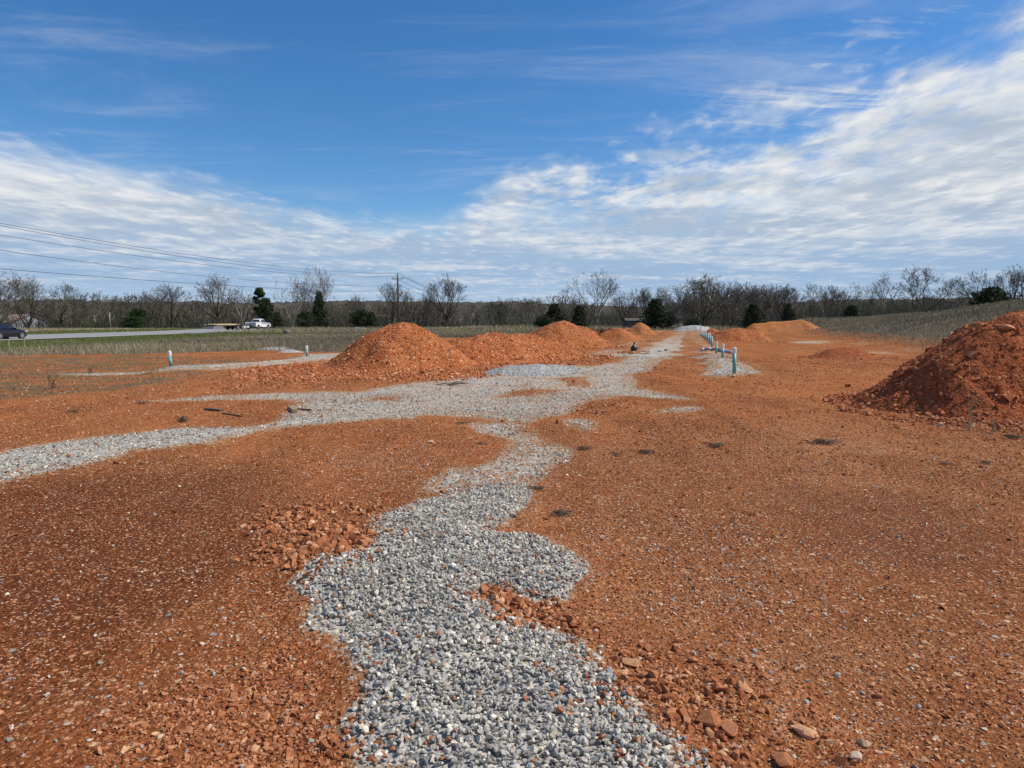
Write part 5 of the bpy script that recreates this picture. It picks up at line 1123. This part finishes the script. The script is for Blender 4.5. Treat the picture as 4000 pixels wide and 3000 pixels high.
house('house', 'beige house corner with roof right of the biggest dark cedar', 2618, 176, 3.6, 4.5, 2.3, 3.4, M_BEIGE, plain('dark_shingles', (.07, .06, .055), .9), .5, [(.3, 1.6, 1., 1.1)])

# ------------------------------------------------------------------ vehicles (local +y is forward)
def wheel(parent, x, y, r_, w_=.22, side=1, spokes=5):
    o = link('wheel', None, parent, (x, y, r_))
    n = 24
    def rg(rad, xx): return [(xx, math.cos(2 * math.pi * k / n) * rad, math.sin(2 * math.pi * k / n) * rad) for k in range(n)]
    MB().loft([rg(r_ * .68, -w_ / 2), rg(r_ * .95, -w_ / 2), rg(r_, -w_ * .35), rg(r_, w_ * .35), rg(r_ * .95, w_ / 2), rg(r_ * .68, w_ / 2)]).part('tyre', M_RUBBER, o, False)
    mb = MB(); xf = side * (w_ / 2 + .005)
    for k in range(spokes):
        a = 2 * math.pi * k / spokes; mb.box((xf, math.cos(a) * r_ * .36, math.sin(a) * r_ * .36), (.03, r_ * .52, r_ * .2), rx=a)
    mb.loft([rg(r_ * .70, xf - .012), rg(r_ * .70, xf + .012), rg(r_ * .60, xf + .012), rg(r_ * .60, xf - .012)], False); mb.tube([(xf - .01, 0, 0), (xf + .02 * side, 0, 0)], r_ * .14, 12)
    mb.part('rim', M_CHROME, o); return o
def dark_car():
    hd = R(4); Y0 = 70.2; fx = (84 - 2000) / F * Y0; z = -.10
    c = Vector((fx - math.sin(hd) * 2.3, Y0 - math.cos(hd) * 2.3, z))
    o = thing('car', 'dark sedan driving on the road, cut by the left frame edge', 'car', c, -hd)
    # body shell: stations front to back, half section (half width at sill, belt, top height)
    st = [(2.30, .62, .42, .60, .66), (2.18, .80, .24, .66, .74), (1.9, .88, .19, .72, .84), (1.3, .90, .18, .80, .93), (.85, .90, .18, .84, .99), (-.9, .90, .18, .86, 1.0), (-1.7, .89, .19, .88, 1.02), (-2.1, .82, .24, .84, .98), (-2.3, .68, .40, .72, .88)]
    rings = [[(-w_ * .95, y, s), (-w_, y, (s + b) / 2), (-w_ * .97, y, b), (-w_ * .78, y, t_), (w_ * .78, y, t_), (w_ * .97, y, b), (w_, y, (s + b) / 2), (w_ * .95, y, s)] for y, w_, s, b, t_ in st]
    MB().loft(rings).part('body', M_CARDARK, o, True)
    gh = [(.95, .70, .95, .99), (.25, .66, .96, 1.36), (-.2, .62, .97, 1.45), (-.8, .62, .98, 1.44), (-1.35, .64, 1.0, 1.27), (-1.85, .70, 1.0, 1.03)]
    MB().loft([[(-w_ - .1, y, b), (-w_ + .04, y, t_ - .04), (-w_ + .16, y, t_), (w_ - .16, y, t_), (w_ - .04, y, t_ - .04), (w_ + .1, y, b)] for y, w_, b, t_ in gh]).part('roof', M_CARDARK, o, True)
    for s in (-1, 1):
        for (y0, y1, t0, t1) in ((.66, -.22, 1.13, 1.375), (-.28, -1.3, 1.375, 1.22)):
            MB().loft([[(s * .79, y0, 1.0), (s * .79, y1, 1.0), (s * (.655 if t1 > 1.3 else .69), y1, t1), (s * (.655 if t0 > 1.3 else .72), y0, t0)], [(s * .76, y0, 1.0), (s * .76, y1, 1.0), (s * .63, y1, t1), (s * .63, y0, t0)]]).part('window', M_GLASS, o)
        MB().box((s * .70, 2.10, .70), (.22, .30, .12), rz=-s * .5, bev=.03).part('headlight', M_LAMP, o); MB().box((s * .9, .55, 1.03), (.2, .12, .13), bev=.03).part('mirror', M_CARDARK, o)
        MB().box((s * .905, -.15, .85), (.03, .16, .03), bev=.008).part('door_handle', M_CARDARK, o); MB().box((s * .66, -2.24, .78), (.3, .1, .14), bev=.02).part('tail_light', M_REDLAMP, o)
        for y in (1.42, -1.32): wheel(o, s * .80, y, .325, .21, s)
    MB().loft([[(-.64, .93, .995), (.64, .93, .995), (.56, .28, 1.36), (-.56, .28, 1.36)], [(-.64, .96, 1.005), (.64, .96, 1.005), (.56, .31, 1.375), (-.56, .31, 1.375)]]).part('windshield', M_GLASS, o)
    mb = MB()
    for s in (-1, 1):
        for y in (1.42, -1.32): mb.tube([(s * .70, y, .335), (s * .912, y, .335)], .385, 24)
    mb.part('wheel_arch', M_BLACKTRIM, o)
    MB().box((0, 2.24, .36), (1.2, .12, .16), bev=.03).part('grille', M_BLACKTRIM, o)
dark_car()
def pickup():
    hd = R(6); Y0 = 125.; x0 = (1012 - 2000) / F * Y0; z = EYE + (HY - 1288) * Y0 / F
    o = thing('pickup_truck', 'white crew-cab pickup truck parked beside the road at the grass edge', 'pickup', (x0, Y0, z), -hd)
    # lower body: front to back side profile extruded, with chamfered shoulders
    prof = [(2.95, .55), (2.98, .95), (2.85, 1.18), (1.5, 1.28), (-.72, 1.30), (-.72, .52), (2.5, .5)]
    def shell(pr, hw):
        A = MB(); r1 = [(-hw + .06, y, zz) for y, zz in pr]; r2 = [(-hw, y, min(zz, 1.16)) for y, zz in pr]
        return A.loft([[(-hw * .9, y, zz) for y, zz in pr], [(-hw, y, min(zz, zz - .06 if zz > .9 else zz)) for y, zz in pr], [(hw, y, min(zz, zz - .06 if zz > .9 else zz)) for y, zz in pr], [(hw * .9, y, zz) for y, zz in pr]])
    shell(prof, 1.0).part('body', M_CARWHITE, o)
    gh = [(1.55, .80, 1.27, 1.31), (.85, .72, 1.28, 1.86), (.4, .70, 1.28, 1.94), (-.5, .70, 1.28, 1.93), (-.76, .74, 1.28, 1.84)]
    MB().loft([[(-w_ - .16, y, b), (-w_ + .02, y, t_ - .06), (-w_ + .14, y, t_), (w_ - .14, y, t_), (w_ - .02, y, t_ - .06), (w_ + .16, y, b)] for y, w_, b, t_ in gh]).part('cab', M_CARWHITE, o, True)
    for s in (-1, 1):
        for (y0, y1, t0, t1) in ((1.22, .42, 1.50, 1.84), (.30, -.42, 1.84, 1.83)):
            MB().loft([[(s * .925, y0, 1.33), (s * .925, y1, 1.33), (s * .755, y1, t1), (s * (.755 if t0 > 1.7 else .86), y0, t0)], [(s * .89, y0, 1.33), (s * .89, y1, 1.33), (s * .72, y1, t1), (s * .72, y0, t0)]]).part('window', M_GLASS, o)
        MB().box((s * 1.1, 1.18, 1.42), (.2, .14, .28), bev=.03).part('mirror', M_BLACKTRIM, o)
        for y in (.0, -.0 + .95): MB().box((s * 1.005, y - .25, 1.12), (.03, .2, .05), bev=.01).part('door_handle', M_BLACKTRIM, o)
        for y in (1.95, -1.95): wheel(o, s * .86, y, .41, .28, s, 6)
        MB().box((s * .80, 2.93, 1.0), (.3, .12, .22), bev=.03).part('headlight', M_LAMP, o); MB().box((s * .93, -2.93, 1.0), (.12, .08, .4), bev=.02).part('tail_light', M_REDLAMP, o)
    bed = MB()
    for s in (-1, 1): bed.box((s * .93, -1.83, .95), (.14, 2.16, .74), bev=.03)
    bed.box((0, -1.83, .66), (1.74, 2.16, .1)).box((0, -.79, .95), (1.72, .1, .72)); bed.part('bed', M_CARWHITE, o)
    MB().box((0, -2.90, .95), (1.62, .09, .66), bev=.02).part('tailgate', plain('shaded_tailgate_white', (.42, .44, .47), .4, var=.15), o)  # white tailgate in shade: the shade is put into this grey colour
    MB().box((0, -2.98, .95), (.28, .03, .1), bev=.01).part('handle', M_BLACKTRIM, o)
    MB().box((0, -2.98, .5), (1.9, .16, .2), bev=.03).part('rear_bumper', M_DARKMETAL, o); MB().box((0, 2.98, .55), (1.9, .16, .26), bev=.04).part('front_bumper', M_CHROME, o)
    MB().box((0, -.80, 1.6), (1.25, .03, .36)).part('rear_window', M_GLASS, o)
    mb = MB()
    for s in (-1, 1):
        for y in (1.95, -1.95): mb.tube([(s * .8, y, .45), (s * 1.012, y, .45)], .5, 24)
    mb.part('wheel_arch', M_BLACKTRIM, o)
    mb = MB()
    for s in (-1, 1): mb.tube([(s * .55, .6, 1.99), (s * .55, -.55, 1.99)], .025, 6)
    mb.box((0, .05, 2.02), (1.2, .5, .05)); mb.part('roof_rack', M_DARKMETAL, o)
    return o
pickup()
def trailer():
    hd = R(6); Y0 = 114.; x0 = (893 - 2000) / F * Y0; z = EYE + (HY - 1289) * Y0 / F
    o = thing('flatbed_trailer', 'long flatbed trailer hitched behind the white pickup', 'trailer', (x0, Y0, z), -R(22))
    MB().box((0, 0, .72), (2.3, 8.2, .14), bev=.02).part('deck', M_DARKMETAL, o)
    for y in (-.1, .95):
        for s in (-1, 1): wheel(o, s * 1.0, y + 1.2, .38, .24, s, 6)
    MB().box((0, -3.1, .42), (2.25, 2.0, .42), bev=.03).part('tail_box', M_METAL, o)
    MB().tube([(-.9, 4.0, .66), (0, 5.6, .58)], .06, 8).tube([(.9, 4.0, .66), (0, 5.6, .58)], .06, 8).part('tongue', M_DARKMETAL, o)
    for s in (-1, 1): MB().box((s * 1.02, 1.75, .86), (.34, 2.4, .06), bev=.02).part('fender', M_DARKMETAL, o)
    MB().box((-.85, -4.15, 1.25), (.28, .08, 1.4), rx=-.12, bev=.02).part('ramp', M_POLE, o)
    for y in (2.6, 3.3): MB().box((1.1, y, .52), (.08, .5, .34)).part('panel', M_SIDING, o)
    d = Vector((math.sin(R(22)), math.cos(R(22)), 0)); c = Vector((x0, Y0, z + .79)) - d * .8
    mb = MB()
    for k in range(9):
        mb.box((-1.0 + .25 * k, random.uniform(-.3, .3), .06 + .05 * (k % 2)), (.22, 5.8 + random.uniform(-.6, .6), .10), rz=random.uniform(-.02, .02), bev=.01)
    for k in range(6): mb.box((-.8 + .3 * k, random.uniform(-.6, .2), .19), (.22, 4.2, .07), rz=random.uniform(-.03, .03), bev=.01)
    thing('lumber_stack', 'pale boards stacked loose on the flatbed trailer', 'lumber', c, -R(22), None, mb.mesh('lumber_stack', M_WOOD_TAN))
trailer()
